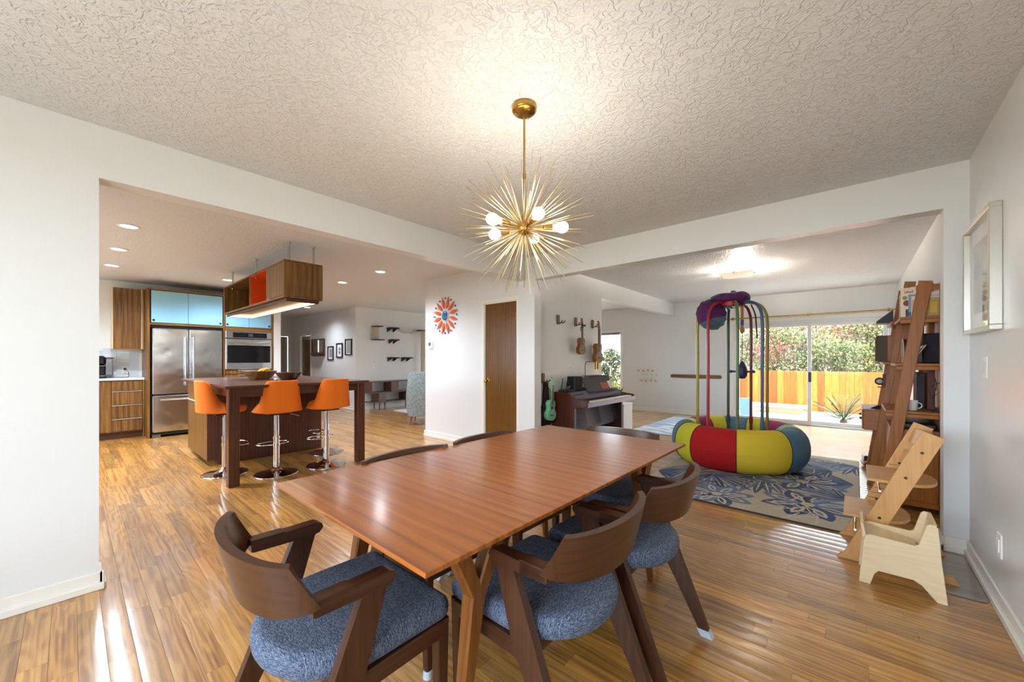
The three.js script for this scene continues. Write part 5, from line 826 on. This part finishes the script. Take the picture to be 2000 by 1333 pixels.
// ---- leaning ladder shelf, ladder desk and what stands on them
{
  const Z0 = -4.40, Z1 = -5.02, railX = (y) => lerp(0.165, 0.405, y / 1.83);
  const o = thing('ladder_shelf', 'leaning brown ladder bookcase beside the living room wall', 'bookcase', [0, 0, 0]);
  for (const z of [Z0, Z1]) { part('rail', [bar(V(0.165, 0, z), V(0.412, 1.83, z), 0.022, 0.078, 0.022, 0.078, V(0, 0, 1))], M.shelfWood, o, 1); part('back_post', [box(0.485, 0.525, 0, 1.81, z - 0.011, z + 0.011)], M.shelfWood, o, 1); }
  for (const [y, f] of [[0.785, 0.185], [1.165, 0.245], [1.535, 0.272]]) part('shelf', [box(f, 0.525, y, y + 0.022, Z1 - 0.0, Z0 + 0.0), box(f, 0.485, y - 0.03, y, Z0 - 0.011, Z0 + 0.008)], M.shelfWood, o, 2);
  part('top_rail', [box(0.36, 0.525, 1.755, 1.80, Z0 - 0.01, Z0 + 0.01), box(0.36, 0.525, 1.755, 1.80, Z1 - 0.01, Z1 + 0.01)], M.shelfWood, o, 0);
  part('lower_box', [box(0.215, 0.485, 0.055, 0.66, Z1 + 0.012, Z0 - 0.012)], M.shelfWood, o, 1); part('lower_rail', [box(0.18, 0.485, 0.06, 0.10, Z0 - 0.012, Z0 + 0.006)], M.shelfWood, o, 0);
  part('back_board', [box(0.517, 0.525, 1.187, 1.535, Z1 + 0.012, Z0 - 0.012)], M.shelfWood, o, 2);
  const d = thing('ladder_desk', 'leaning brown ladder desk with a drawer box behind the bookcase', 'desk', [0, 0, 0]), Y0 = -5.08, Y1 = -5.72;
  for (const z of [Y0, Y1]) { part('rail', [bar(V(0.12, 0, z), V(0.38, 1.93, z), 0.022, 0.075, 0.022, 0.075, V(0, 0, 1))], M.shelfWood, d, 1); part('back_post', [box(0.485, 0.525, 0, 1.9, z - 0.011, z + 0.011)], M.shelfWood, d, 1); }
  part('drawer_box', [box(0.062, 0.525, 0.535, 0.735, Y1, Y0 - 0.02)], M.shelfWood, d, 0); part('drawer_front', [box(0.05, 0.062, 0.54, 0.73, Y1 + 0.005, Y0 - 0.025)], M.shelfWood, d, 2);
  for (const z of [-5.2, -5.58]) part('knob', [ball(0.012, 0.042, 0.635, z)], M.black, d);
  for (const [y, f] of [[1.17, 0.2], [1.55, 0.25]]) part('shelf', [box(f, 0.525, y, y + 0.022, Y1, Y0)], M.shelfWood, d, 2);
  part('desk_panel', [box(0.2, 0.5, 0.06, 0.5, Y1, Y1 + 0.02), box(0.175, 0.2, 0, 0.53, Y0 - 0.03, Y0 - 0.012)], M.shelfWood, d, 1);
  // covers with their print
  const uke = canvasTex(256, 512, (g, w, h) => { g.fillStyle = '#e6cdb2'; g.fillRect(0, 0, w, h); g.fillStyle = '#15110f'; g.font = 'bold 62px sans-serif'; g.fillText('ukul', 52, 92); g.font = '20px sans-serif'; g.fillText('the', 40, 38); g.fillStyle = '#8d8a4a'; g.beginPath(); g.arc(60, 175, 38, 0, 7); g.fill(); g.fillStyle = '#7d3320'; g.beginPath(); g.arc(86, 270, 52, 0, 7); g.fill(); g.fillStyle = '#7e97ad'; g.fillRect(110, 118, 46, 394); g.fillRect(110, 118, 146, 36); g.fillStyle = '#2b3147'; g.fillRect(70, 380, 42, 132); g.fillStyle = '#8a6152'; for (let i = 0; i < 18; i++) g.fillRect(168, 222 + i * 16, 46, 8); g.fillStyle = '#3c5a86'; g.fillRect(110, 430, 46, 82); });
  const nz = canvasTex(384, 512, (g, w, h) => { g.fillStyle = '#e2cfc8'; g.fillRect(0, 0, w, h); const r = rng(3); g.fillStyle = '#b79a4c'; g.fillRect(0, 120, w, 392); for (let i = 0; i < 700; i++) { g.fillStyle = ['#9b8440', '#cdb264', '#7d6c3c', '#d6bf7a'][Math.floor(r() * 4)]; g.fillRect(r() * w, 120 + r() * 392, 4 + r() * 16, 3 + r() * 8); } g.fillStyle = '#c9a63c'; g.fillRect(110, 210, 150, 240); g.strokeStyle = '#8d7330'; g.lineWidth = 6; g.strokeRect(110, 210, 150, 240); g.fillStyle = '#4c4348'; g.font = '54px serif'; g.fillText('ZEALAND', 66, 96); g.fillStyle = '#3a3430'; g.fillRect(8, 200, 40, 300); });
  const book = (name, label, cat, x0, x1, y0, y1, z0, z1, map, side, group) => { const b = thing(name, label, cat, [x0, y0, z1], 0, group), w = x1 - x0, h = y1 - y0, dz = z1 - z0; part('cover', [box(0, w, 0, h, -dz, -0.0005, 0.001)], side, b); const g = new THREE.PlaneGeometry(w - 0.004, h - 0.004); g.translate(w / 2, h / 2, 0.0004); part('cover_print', [g], mat({ color: 0xffffff, roughness: 0.5, map }), b, 0, true); return b; };
  book('songbook', 'ukulele songbook with a cream cover on the top shelf of the ladder bookcase', 'book', 0.275, 0.375, 1.558, 1.79, -4.432, -4.42, uke, M.cream);
  book('picture_box', 'box with ZEALAND above an ochre picture on the top shelf', 'box', 0.40, 0.515, 1.558, 1.745, -4.47, -4.42, nz, M.cream);
  const row = [[0.285, 0.2, 0.03, 0xf0efe9], [0.28, 0.21, 0.035, 0x8a4a24], [0.29, 0.19, 0.028, 0x37424a], [0.28, 0.2, 0.03, 0xd8d3c4], [0.285, 0.185, 0.03, 0x5a2420], [0.28, 0.21, 0.04, 0x29303c], [0.29, 0.2, 0.03, 0xb48a4e]]; let z = -4.48;
  const said = ['white', 'tan', 'dark slate', 'cream', 'maroon', 'navy', 'ochre'];
  row.forEach(([x, h, t, c], k) => { const b = thing('book', said[k] + ' spined book in the top shelf row of the ladder bookcase', 'book', [x, 1.558, z - t], 0, 'books on the top shelf'); part('cover', [box(0, 0.17, 0, h, 0, 0.003, 0.001), box(0, 0.17, 0, h, t - 0.005, t - 0.002, 0.001), box(0, 0.003, 0, h, 0.003, t - 0.005, 0.001)], col(c, 0.5), b); part('pages', [box(0.003, 0.165, 0.003, h - 0.003, 0.003, t - 0.005, 0)], M.cream, b); z -= t + 0.004; });
  const b1 = thing('book', 'flat red book lying on top of the upright books', 'book', [0.335, 1.795, -4.75], 0); part('cover', [box(0, 0.15, 0, 0.003, 0, 0.2, 0.001), box(0, 0.15, 0.016, 0.019, 0, 0.2, 0.001), box(0.147, 0.15, 0.003, 0.016, 0, 0.2, 0)], col(0xa03a34, 0.5), b1); part('pages', [box(0.003, 0.147, 0.003, 0.016, 0.003, 0.197, 0)], M.cream, b1);
  const tb = thing('tablet', 'white edged tablet leaning on the middle shelf of the ladder bookcase', 'tablet', [0.33, 1.188, -4.50]); tb.rotation.set(0, 0, -30 * deg); part('body', [box(0, 0.008, 0, 0.17, -0.13, 0.06, 0.003)], col(0xd6b9a4, 0.3), tb); part('screen', [box(-0.0012, 0, 0.008, 0.162, -0.122, 0.052, 0)], M.blackGloss, tb);
  const oval = thing('drum', 'dark round drum standing on edge on the middle shelf', 'drum', [0.30, 1.188, -4.62]); part('shell', [cyl(0.10, 0.10, [-0.0, 0.10, 0], [0.055, 0.10, 0], 32)], col(0x2c1d1a, 0.5), oval); part('hoop', [at(new THREE.TorusGeometry(0.10, 0.004, 6, 40), 0.0, 0.10, 0, 0, 90 * deg)], col(0xc9a27c, 0.4), oval);
  const cam = thing('storage_bin', 'black storage bin at the back of the middle shelf', 'bin', [0.41, 1.188, -4.97]); part('bin', [box(0, 0.10, 0, 0.24, 0, 0.40, 0.008)], col(0x241c26, 0.7), cam);
  const sp = thing('speaker', 'brown grille speaker standing on the ladder desk shelf', 'speaker', [0.155, 1.193, -5.45]); part('cabinet', [box(0.012, 0.16, 0, 0.262, -0.1, 0.1, 0.006)], M.shelfWood, sp, 1); part('grille', [box(0, 0.012, 0.006, 0.256, -0.095, 0.095, 0.003), box(0.012, 0.085, 0, 0.262, 0.1, 0.106, 0.003)], col(0x5f5044, 0.9), sp);
  const bin = thing('desk_tray', 'dark tilted tray on the upper shelf of the ladder desk', 'tray', [0.16, 1.575, -5.30]); part('tray', [hull([V(0, 0, 0), V(0.12, 0, 0), V(0, 0, -0.25), V(0.12, 0, -0.25), V(0.12, 0.13, 0), V(0.12, 0.13, -0.25), V(0.0, 0.02, 0), V(0, 0.02, -0.25)])], col(0x1c2030, 0.5), bin);
  const dk = thing('folded_cloth', 'dark folded cloth on the ladder desk top', 'cloth', [0.11, 0.736, -5.20]); part('fold', [hull([V(0, 0, 0), V(0.3, 0, 0), V(0.3, 0, -0.14), V(0.02, 0, -0.14), V(0.05, 0.03, -0.02), V(0.3, 0.045, -0.03), V(0.3, 0.04, -0.12), V(0.08, 0.02, -0.12)])], col(0x221a26, 0.9), dk);
  const gl = thing('eyeglasses', 'pair of glasses lying on the ladder desk', 'eyeglasses', [0.2, 0.738, -5.40]); part('rims', [at(new THREE.TorusGeometry(0.022, 0.002, 6, 24), 0, 0.014, 0.0, 70 * deg), at(new THREE.TorusGeometry(0.022, 0.002, 6, 24), 0.055, 0.014, 0.0, 70 * deg)], M.black, gl); part('temples', [cyl(0.0015, 0.0015, [-0.024, 0.02, 0], [-0.02, 0.004, -0.11], 6), cyl(0.0015, 0.0015, [0.078, 0.02, 0], [0.074, 0.004, -0.11], 6)], M.black, gl);
  for (const [x, y, c, hh, lab] of [[0.38, 0.81, 0x2a2230, 0.30, 'dark tall binder on the lower shelf of the ladder bookcase'], [0.44, 0.81, 0x5a2f1e, 0.32, 'brown tall binder on the lower shelf of the ladder bookcase']]) { const b = thing('binder', lab, 'binder', [x, y, -4.85], 0); part('cover', [box(0, 0.045, 0, hh, 0, 0.004, 0.001), box(0, 0.045, 0, hh, 0.24, 0.244, 0.001), box(0, 0.003, 0, hh, 0.004, 0.24, 0)], col(c, 0.6), b); part('pages', [box(0.003, 0.04, 0.004, hh - 0.004, 0.006, 0.238, 0)], M.cream, b); }
  const mg = thing('mug', 'white mug on the lower shelf of the ladder bookcase', 'mug', [0.345, 0.808, -4.50]); part('cup', [lathe([[0, 0], [0.032, 0], [0.036, 0.08], [0.032, 0.08], [0.029, 0.006], [0, 0.006]], 20)], M.white, mg); part('handle', [at(new THREE.TorusGeometry(0.022, 0.004, 6, 16, Math.PI), 0.034, 0.04, 0, 0, 0, -90 * deg)], M.white, mg);
  const tw = thing('wire_tree', 'black wire tree ornament on the lower shelf', 'ornament', [0.475, 0.808, -4.46]); part('branches', [tube([[0, 0, 0], [-0.02, 0.1, 0], [0.0, 0.2, 0], [-0.01, 0.28, 0]], 16, 0.004, 6), cyl(0.002, 0.002, [-0.02, 0.1, 0], [-0.05, 0.2, 0], 5), cyl(0.002, 0.002, [0, 0.2, 0], [0.04, 0.27, 0], 5), cyl(0.002, 0.002, [-0.02, 0.11, 0], [0.03, 0.17, 0], 5), cyl(0.002, 0.002, [-0.03, 0.2, 0], [0.02, 0.23, 0], 5)], M.black, tw); part('foot', [cyl(0.03, 0.03, [0, 0, 0], [0, 0.008, 0], 16)], M.black, tw);
  const bt = thing('game_case', 'black flat case under the lower shelf of the ladder bookcase', 'case', [0.26, 0.662, -4.9]); part('case_shell', [box(0, 0.22, 0, 0.05, 0, 0.45, 0.012)], M.black, bt); part('latch', [box(0.08, 0.12, 0.018, 0.03, 0.45, 0.454, 0.002)], col(0x8d8d90, 0.4), bt);
  const wa = thing('lantern', 'small dark metal lantern hooked on the ladder desk', 'lantern', [0.205, 0.96, -5.08]); part('ring', [at(new THREE.TorusGeometry(0.03, 0.006, 8, 24), -0.03, 0.05, 0)], M.black, wa); part('glass', [ball(0.024, -0.03, 0.05, 0)], col(0xb8bcb8, 0.2), wa); part('holder', [bar(V(0.0, 0.0, 0), V(0.0, 0.12, 0), 0.02, 0.02), box(-0.045, 0.0, -0.01, 0.0, -0.015, 0.015, 0.002)], col(0x5a2a20, 0.5), wa);
}
{ // ---- wooden toy truck
  const o = thing('toy_truck', 'brown wooden toy truck on the floor beside the ladder desk', 'toy truck', [0.165, 0, -5.95], 8 * deg);
  part('chassis', [box(-0.11, 0.11, 0.04, 0.07, -0.075, 0.075, 0.006)], M.chairWood, o, 0); part('body', [box(-0.10, 0.11, 0.07, 0.14, -0.07, 0.07, 0.01)], M.chairWood, o, 0);
  part('cabin', [box(-0.035, -0.02, 0.14, 0.225, -0.065, 0.065), box(0.07, 0.085, 0.14, 0.225, -0.065, 0.065), box(-0.04, 0.09, 0.215, 0.235, -0.07, 0.07, 0.006)], M.chairWood, o, 0);
  for (const x of [-0.065, 0.07]) for (const z of [-0.085, 0.085]) part('wheel', [cyl(0.036, 0.036, [x, 0.036, z - 0.012], [x, 0.036, z + 0.012], 18)], M.chairWood, o);
  for (const x of [-0.065, 0.07]) part('fender', [at(new THREE.TorusGeometry(0.044, 0.008, 6, 16, Math.PI), x, 0.04, 0.085)], M.beech, o);
}
{ // ---- stepped high chair
  const o = thing('high_chair', 'beech stepped high chair with slanted side rails by the right wall', 'high chair', [0, 0, 0]), za = -3.15, zb = -3.57, lo = V(-0.015, 0, 0), hi = V(0.325, 0.80, 0);
  for (const z of [za, zb]) {
    const r = part('side_rail', [(() => { const d = hi.clone().sub(lo).normalize(), n = V(d.y, -d.x, 0), w = 0.046, P = []; for (const e of [-0.0115, 0.0115]) for (const [q, s] of [[lo, -1], [lo, 1], [hi, -1], [hi, 1]]) { const p = q.clone().addScaledVector(n, s * w); if (q === lo) p.addScaledVector(d, -p.y / d.y); P.push(V(p.x, Math.max(p.y, 0.001), z + e)); } return hull(P); })()], M.beech, o, 1);
    part('floor_runner', [hull([-0.0125, 0.0125].flatMap((e) => [V(-0.085, 0.0005, z + e), V(-0.06, 0.03, z + e), V(0.40, 0.045, z + e), V(0.42, 0.0005, z + e)]))], M.beech, o, 0);
    for (const t of [0.87, 0.68, 0.36]) { const p = lo.clone().lerp(hi, t); part('bolt', [cyl(0.008, 0.008, [p.x, p.y, z - 0.0125], [p.x, p.y, z + 0.0125], 12)], col(0x3c2a1a, 0.5), r); }
    for (let k = 0; k < 12; k++) { const p = lo.clone().lerp(hi, 0.2 + k * 0.042); const s = z === za ? -1 : 1; part('slot_line', [at(cbox(0.085, 0.003, 0.0016, 0), p.x, p.y, z + s * 0.0118, 0, 0, 0)], col(0x6d4420, 0.8), r); }
  }
  const plate = (x0, x1, y, t) => { const s = new THREE.Shape(); s.moveTo(x0, za - 0.013); s.lineTo(x0, zb + 0.013); s.lineTo(x1 - 0.1, zb + 0.013); s.quadraticCurveTo(x1, zb + 0.05, x1, (za + zb) / 2); s.quadraticCurveTo(x1, za - 0.05, x1 - 0.1, za - 0.013); const g = extrude(s, t, 0.003); g.rotateX(90 * deg); const p = g.attributes.position; for (let i = 0; i < p.count; i++) p.setZ(i, p.getZ(i)); g.translate(0, y, 0); return g; };
  part('seat_plate', [plate(0.055, 0.36, 0.50, 0.018)], M.beech, o, 0); part('foot_plate', [plate(-0.055, 0.25, 0.265, 0.018)], M.beech, o, 0);
  const bk = (x, y, h) => grid(16, 3, (i, j) => V(x + 0.05 * Math.sin(Math.PI * i) + 0.3 * (j - 0.5) * h * 1.0, y + (j - 0.5) * h, lerp(zb + 0.012, za - 0.012, i)));
  const two = M.beech.clone(); two.side = THREE.DoubleSide;
  for (const [x, y, h] of [[0.268, 0.735, 0.09], [0.225, 0.60, 0.08]]) part('back_slat', [bk(x, y, h), bk(x + 0.012, y, h), grid(16, 1, (i, j) => { const a = V(x + 0.05 * Math.sin(Math.PI * i) + 0.15 * h, y + h / 2, lerp(zb + 0.012, za - 0.012, i)); a.x += 0.012 * j; return a; })], two, o, 2);
  for (const [x, y] of [[0.11, 0.44], [0.0, 0.18]]) part('cross_rod', [cyl(0.006, 0.006, [x, y, zb + 0.011], [x, y, za - 0.011], 12)], M.chrome, o);
}
{ // ---- small birch plywood chair
  const o = thing('toddler_chair', 'small birch plywood toddler chair in front of the high chair', 'chair', [0, 0, 0]), za = -2.87, zb = -3.10;
  const prof = [[0.016, 0], [0.062, 0], [0.078, 0.062], [0.095, 0.083], [0.225, 0.083], [0.255, 0.066], [0.308, 0], [0.345, 0], [0.325, 0.2], [0.312, 0.372], [0.302, 0.384], [0.282, 0.384], [0.272, 0.374], [0.248, 0.262], [0.045, 0.255], [0.03, 0.31], [0.022, 0.29], [0.04, 0.2]];
  const outline = [[0.016, 0], [0.062, 0], [0.078, 0.062], [0.095, 0.083], [0.225, 0.083], [0.255, 0.066], [0.308, 0], [0.345, 0], [0.325, 0.2], [0.312, 0.372], [0.302, 0.384], [0.282, 0.384], [0.272, 0.374], [0.244, 0.27], [0.23, 0.262], [0.06, 0.27], [0.043, 0.262], [0.035, 0.24]];
  for (const z of [za, zb]) part('side_panel', [at(extrude(outline, 0.014, 0.002), 0, 0, z)], M.birch, o, 0);
  part('seat', [hull([za - 0.007, zb + 0.007].flatMap((z) => [V(0.028, 0.262, z), V(0.028, 0.248, z), V(0.245, 0.222, z), V(0.245, 0.208, z)]))], M.birch, o, 2);
  part('front_panel', [hull([za + 0.0, zb - 0.0].flatMap((z) => [V(0.022, 0.318, z), V(0.034, 0.318, z), V(0.032, 0.262, z), V(0.044, 0.262, z)]))], M.birch, o, 2);
  part('backrest', [hull([za - 0.007, zb + 0.007].flatMap((z) => [V(0.268, 0.225, z), V(0.280, 0.225, z), V(0.297, 0.385, z), V(0.309, 0.385, z)]))], M.birch, o, 2);
}

{ // ---- clear floor mat by the right wall
  const o = thing('clear_mat', 'clear plastic mat lying on the floor against the right wall', 'mat', [0, 0, 0]);
  const g = extrude(rrect(0.24, 0.62, 0.04), 0.004, 0.0012); g.rotateX(90 * deg); g.translate(0.385, 0.003, -3.32); part('sheet', [g], phys({ color: 0xf4f4f0, roughness: 0.12, transmission: 0.95, thickness: 0.004, ior: 1.45 }), o);
}

// ================================================================ OUTDOORS
struct('ground', [box(-40, 40, -0.5, -0.26, -60, 30, 0)], mat({ color: 0xffffff, roughness: 1, map: tex(256, 256, (u, v) => mix3([120, 112, 84], [160, 154, 120], fbm(u * 20, v * 20, 20, 20, 141, 3)), { size: [3, 3] }) }));
struct('patio', [box(-13, 4, -0.26, -0.10, -12.4, ZW - 0.15, 0.01), box(-13, 4, -0.26, -0.10, ZB + 0.15, 6, 0.01)], mat({ color: 0xffffff, roughness: 0.9, map: tex(256, 256, (u, v) => mix3([172, 165, 154], [198, 192, 182], fbm(u * 24, v * 24, 24, 24, 142, 3)), { size: [2, 2] }) }));
{ // ---- cedar fence
  const o = thing('fence', 'orange cedar board fence at the end of the patio', 'fence', [0, -0.26, -12.6]), r = rng(51);
  const ms = [['8a3c0c', 'a9540f', 'bb681c'], ['803408', 'a24c0c', 'b45e16'], ['8f4814', 'b0641c', 'c0782c'], ['742c06', '96420a', 'aa5414']].map(([a, b, c], k) => mat({ color: 0xffffff, roughness: 0.8, map: wood(hex(a), hex(b), hex(c), { seed: 60 + k, bands: 3, warp: 1, size: [1.4, 0.3], pore: 0.2, contrast: 0.8, w: 256, h: 128 }) }));
  for (let x = -3.7; x < 3.2; x += 0.142) { const w = 0.138; part('board', [box(x, x + w, 0.02, 1.165 + 0.006 * r(), -0.01 - 0.006 * r(), 0.012 + 0.004 * r(), 0.003)], ms[Math.floor(r() * 4)], o, 1); if (r() < 0.6) part('knot', [at(lathe([[0, 0.0015], [0.008, 0.001], [0.011, 0]], 8), x + 0.03 + 0.08 * r(), 0.15 + 0.9 * r(), 0.017, 90 * deg)], col(0x6d3616, 0.9), o.children[o.children.length - 1]); }
  for (const y of [0.3, 0.95]) part('rail', [box(-3.7, 3.2, y, y + 0.09, -0.05, -0.012)], ms[1], o, 0);
}
{ // ---- low bench, deck chair, palm
  const b = thing('garden_bench', 'low pale stone garden bench in front of the fence', 'bench', [-1.45, -0.10, -11.6]); part('slab', [box(-0.75, 0.65, 0.14, 0.20, -0.2, 0.2, 0.008)], col(0xe4ddd0, 0.8), b); part('plinth', [box(-0.65, 0.5, 0, 0.14, -0.14, 0.14, 0.008)], col(0xa08c74, 0.9), b);
  const c = thing('deck_chair', 'blue and white folding deck chair outside the sliding door', 'deck chair', [-1.87, -0.10, -10.0], 30 * deg);
  part('canvas', [hull([-0.12, 0.12].flatMap((x) => [V(x, 0.06, 0.16), V(x, 0.07, 0.15), V(x, 0.44, -0.02), V(x, 0.45, -0.03)]))], col(0x5f7fb8, 0.9), c); part('frame', [bar(V(0.14, 0, 0.2), V(0.14, 0.46, -0.06), 0.03, 0.03), bar(V(-0.14, 0, 0.2), V(-0.14, 0.46, -0.06), 0.03, 0.03), bar(V(0.16, 0, -0.18), V(0.16, 0.36, 0.04), 0.03, 0.03), bar(V(-0.16, 0, -0.18), V(-0.16, 0.36, 0.04), 0.03, 0.03), box(0.16, 0.4, 0.2, 0.22, -0.15, 0.12)], M.white, c);
  const p = thing('sago_palm', 'green sago palm with arching fronds by the sliding door', 'palm', [-0.17, -0.10, -10.25]), r = rng(61), gs = [];
  part('trunk', [cyl(0.07, 0.06, [0, 0, 0], [0, 0.1, 0], 14)], col(0x5a4630, 0.95), p);
  const lm = [col(0x2c4c10, 0.6), col(0x385c18, 0.6), col(0x22400e, 0.6)].map((m) => { m.side = THREE.DoubleSide; return m; });
  for (let k = 0; k < 30; k++) {
    const a = k * 2.4, el = 0.25 + 1.1 * r(), L = 0.56 + 0.2 * r(), d = V(Math.cos(a), 0, Math.sin(a)), g = [], P = (t) => V(d.x * L * t * Math.cos(el) , 0.1 + L * Math.sin(el) * t - 0.16 * t * t, d.z * L * t * Math.cos(el));
    g.push(tube([P(0), P(0.5), P(1)], 8, 0.004, 4));
    const side = V(-d.z, 0, d.x);
    for (let i = 2; i < 14; i++) for (const s of [-1, 1]) { const q = P(i / 14), l = 0.1 * Math.sin(Math.PI * (0.12 + 0.8 * i / 14)), e = q.clone().addScaledVector(side, s * l).addScaledVector(d, 0.05).add(V(0, 0.03, 0)), w = d.clone().multiplyScalar(0.014); const t = new THREE.BufferGeometry(); t.setAttribute('position', new THREE.Float32BufferAttribute([...q.clone().add(w).toArray(), ...e.toArray(), ...q.clone().sub(w).toArray()], 3)); t.computeVertexNormals(); g.push(t); }
    part('frond', g, lm[k % 3], p);
  }
}
struct('ground_hill', [grid(30, 10, (i, j) => V(lerp(-9, 24, i), lerp(-0.4, 9, j) + 0.7 * Math.sin(i * 19) * j, lerp(-22, -40, j) + 1.2 * Math.sin(i * 11)))], mat({ color: 0xffffff, roughness: 1, side: THREE.DoubleSide, map: tex(256, 256, (u, v) => mix3([74, 74, 48], [132, 124, 92], fbm(u * 16, v * 16, 16, 16, 143, 4)), { size: [6, 6] }) }));
{ // ---- trees and shrubs beyond the fence
  const leafG = (() => { const g = new THREE.BufferGeometry(), w = 0.32; g.setAttribute('position', new THREE.Float32BufferAttribute([0, 0, 0, w, 0.5, 0.1, 0, 1, 0, 0, 0, 0, 0, 1, 0, -w, 0.5, 0.1], 3)); g.computeVertexNormals(); return g; })();
  const lm = mat({ color: 0xffffff, roughness: 0.8, side: THREE.DoubleSide });
  function tree(name, label, cat, x, z, R, H, n, size, cols, seed, group, sparse = 0) {
    const o = thing(name, label, cat, [x, -0.27, z], 0, group), r = rng(seed), bark = col(0x6b5646, 0.95), br = [];
    part('trunk', [cyl(0.09 * R, 0.05 * R, [0, 0, 0], [0.1 * R, H * 0.45, 0], 8)], bark, o);
    const blobs = []; for (let k = 0; k < 16; k++) { const a = r() * 6.28, q = Math.sqrt(r()) * R * 0.75, y = H * (0.22 + 0.68 * r()); blobs.push([q * Math.cos(a), y, q * Math.sin(a), R * (0.28 + 0.25 * r())]); br.push(tube([[0.05, H * 0.3 * r(), 0], [q * 0.5 * Math.cos(a), y * 0.7, q * 0.5 * Math.sin(a)], [q * Math.cos(a), y, q * Math.sin(a)]], 6, 0.016 * R, 5)); }
    part('branches', br, bark, o);
    const im = new THREE.InstancedMesh(leafG, lm, n), m = new THREE.Matrix4(), c = new THREE.Color(); im.name = 'foliage'; im.userData.kind = 'stuff';
    for (let i = 0; i < n; i++) { const b = blobs[Math.floor(r() * blobs.length)], u = 2 * r() - 1, a = r() * 6.28, s = Math.sqrt(1 - u * u), q = b[3] * Math.cbrt(sparse + (1 - sparse) * r()); m.compose(V(b[0] + q * s * Math.cos(a), Math.max(0.05, b[1] + q * u), b[2] + q * s * Math.sin(a)), new THREE.Quaternion().setFromEuler(new THREE.Euler(r() * 6.28, r() * 6.28, r() * 6.28)), V(size, size, size).multiplyScalar(0.7 + 0.6 * r())); im.setMatrixAt(i, m); c.set(cols[Math.floor(r() * cols.length)]); im.setColorAt(i, c); }
    im.castShadow = im.receiveShadow = true; o.add(im); return o;
  }
  const sage = ['#858566', '#98957a', '#62664a', '#aba487'], green = ['#5f6a38', '#747d42', '#484f2c', '#8b8a54'], red = ['#99363c', '#ad4c50', '#8a2c30', '#b4645e'], tan = ['#7c7056', '#90866a', '#686048', '#77704f'], pine = ['#39482a', '#4a5632', '#6c6a3c', '#2c3a24'];
  const G = 'trees beyond the fence';
  tree('garden_tree', 'pale sage tree behind the fence at the left of the sliding door view', 'tree', -2.9, -14.6, 1.1, 3.2, 9000, 0.07, sage, 1, G);
  tree('garden_tree', 'mottled sage and green tree behind the middle of the fence', 'tree', -1.6, -14.4, 1.0, 2.7, 9000, 0.065, sage.concat(green), 2, G);
  tree('garden_tree', 'yellow-green tree behind the right part of the fence', 'tree', -0.35, -14.3, 0.95, 2.4, 9000, 0.07, green, 3, G);
  tree('garden_tree', 'green tree with grey branches behind the fence near the bookcase', 'tree', 0.75, -14.8, 1.0, 2.9, 8000, 0.07, green.concat(tan), 4, G);
  tree('maple_tree', 'red leaved tree far behind the green trees on the left', 'tree', -1.7, -18.5, 1.5, 4.2, 9000, 0.09, red, 5, 'red trees beyond the fence');
  tree('maple_tree', 'red leaved tree far behind the green trees in the middle', 'tree', 0.0, -19.0, 1.2, 4.6, 9000, 0.09, red.concat(tan), 6, 'red trees beyond the fence');
  tree('garden_tree', 'tan leafed tree far behind at the right of the sliding door view', 'tree', 1.7, -19.0, 1.9, 5.0, 9000, 0.11, tan, 7, G);
  tree('garden_tree', 'hazy tan tree farthest behind the fence on the left', 'tree', -4.0, -20.0, 2.0, 4.6, 9000, 0.11, tan.concat(sage), 8, G);
  tree('evergreen_shrub', 'loose dark evergreen shrub outside the narrow window', 'shrub', -5.35, -10.6, 0.55, 1.9, 1500, 0.09, pine, 9, null, 0.6);
  tree('low_shrub', 'low yellow-green shrub below the narrow window', 'shrub', -5.1, -10.1, 0.45, 0.9, 2600, 0.07, ['#9a9448', '#b3a862', '#7c8244'], 10);
}
renderer.render(scene, camera);
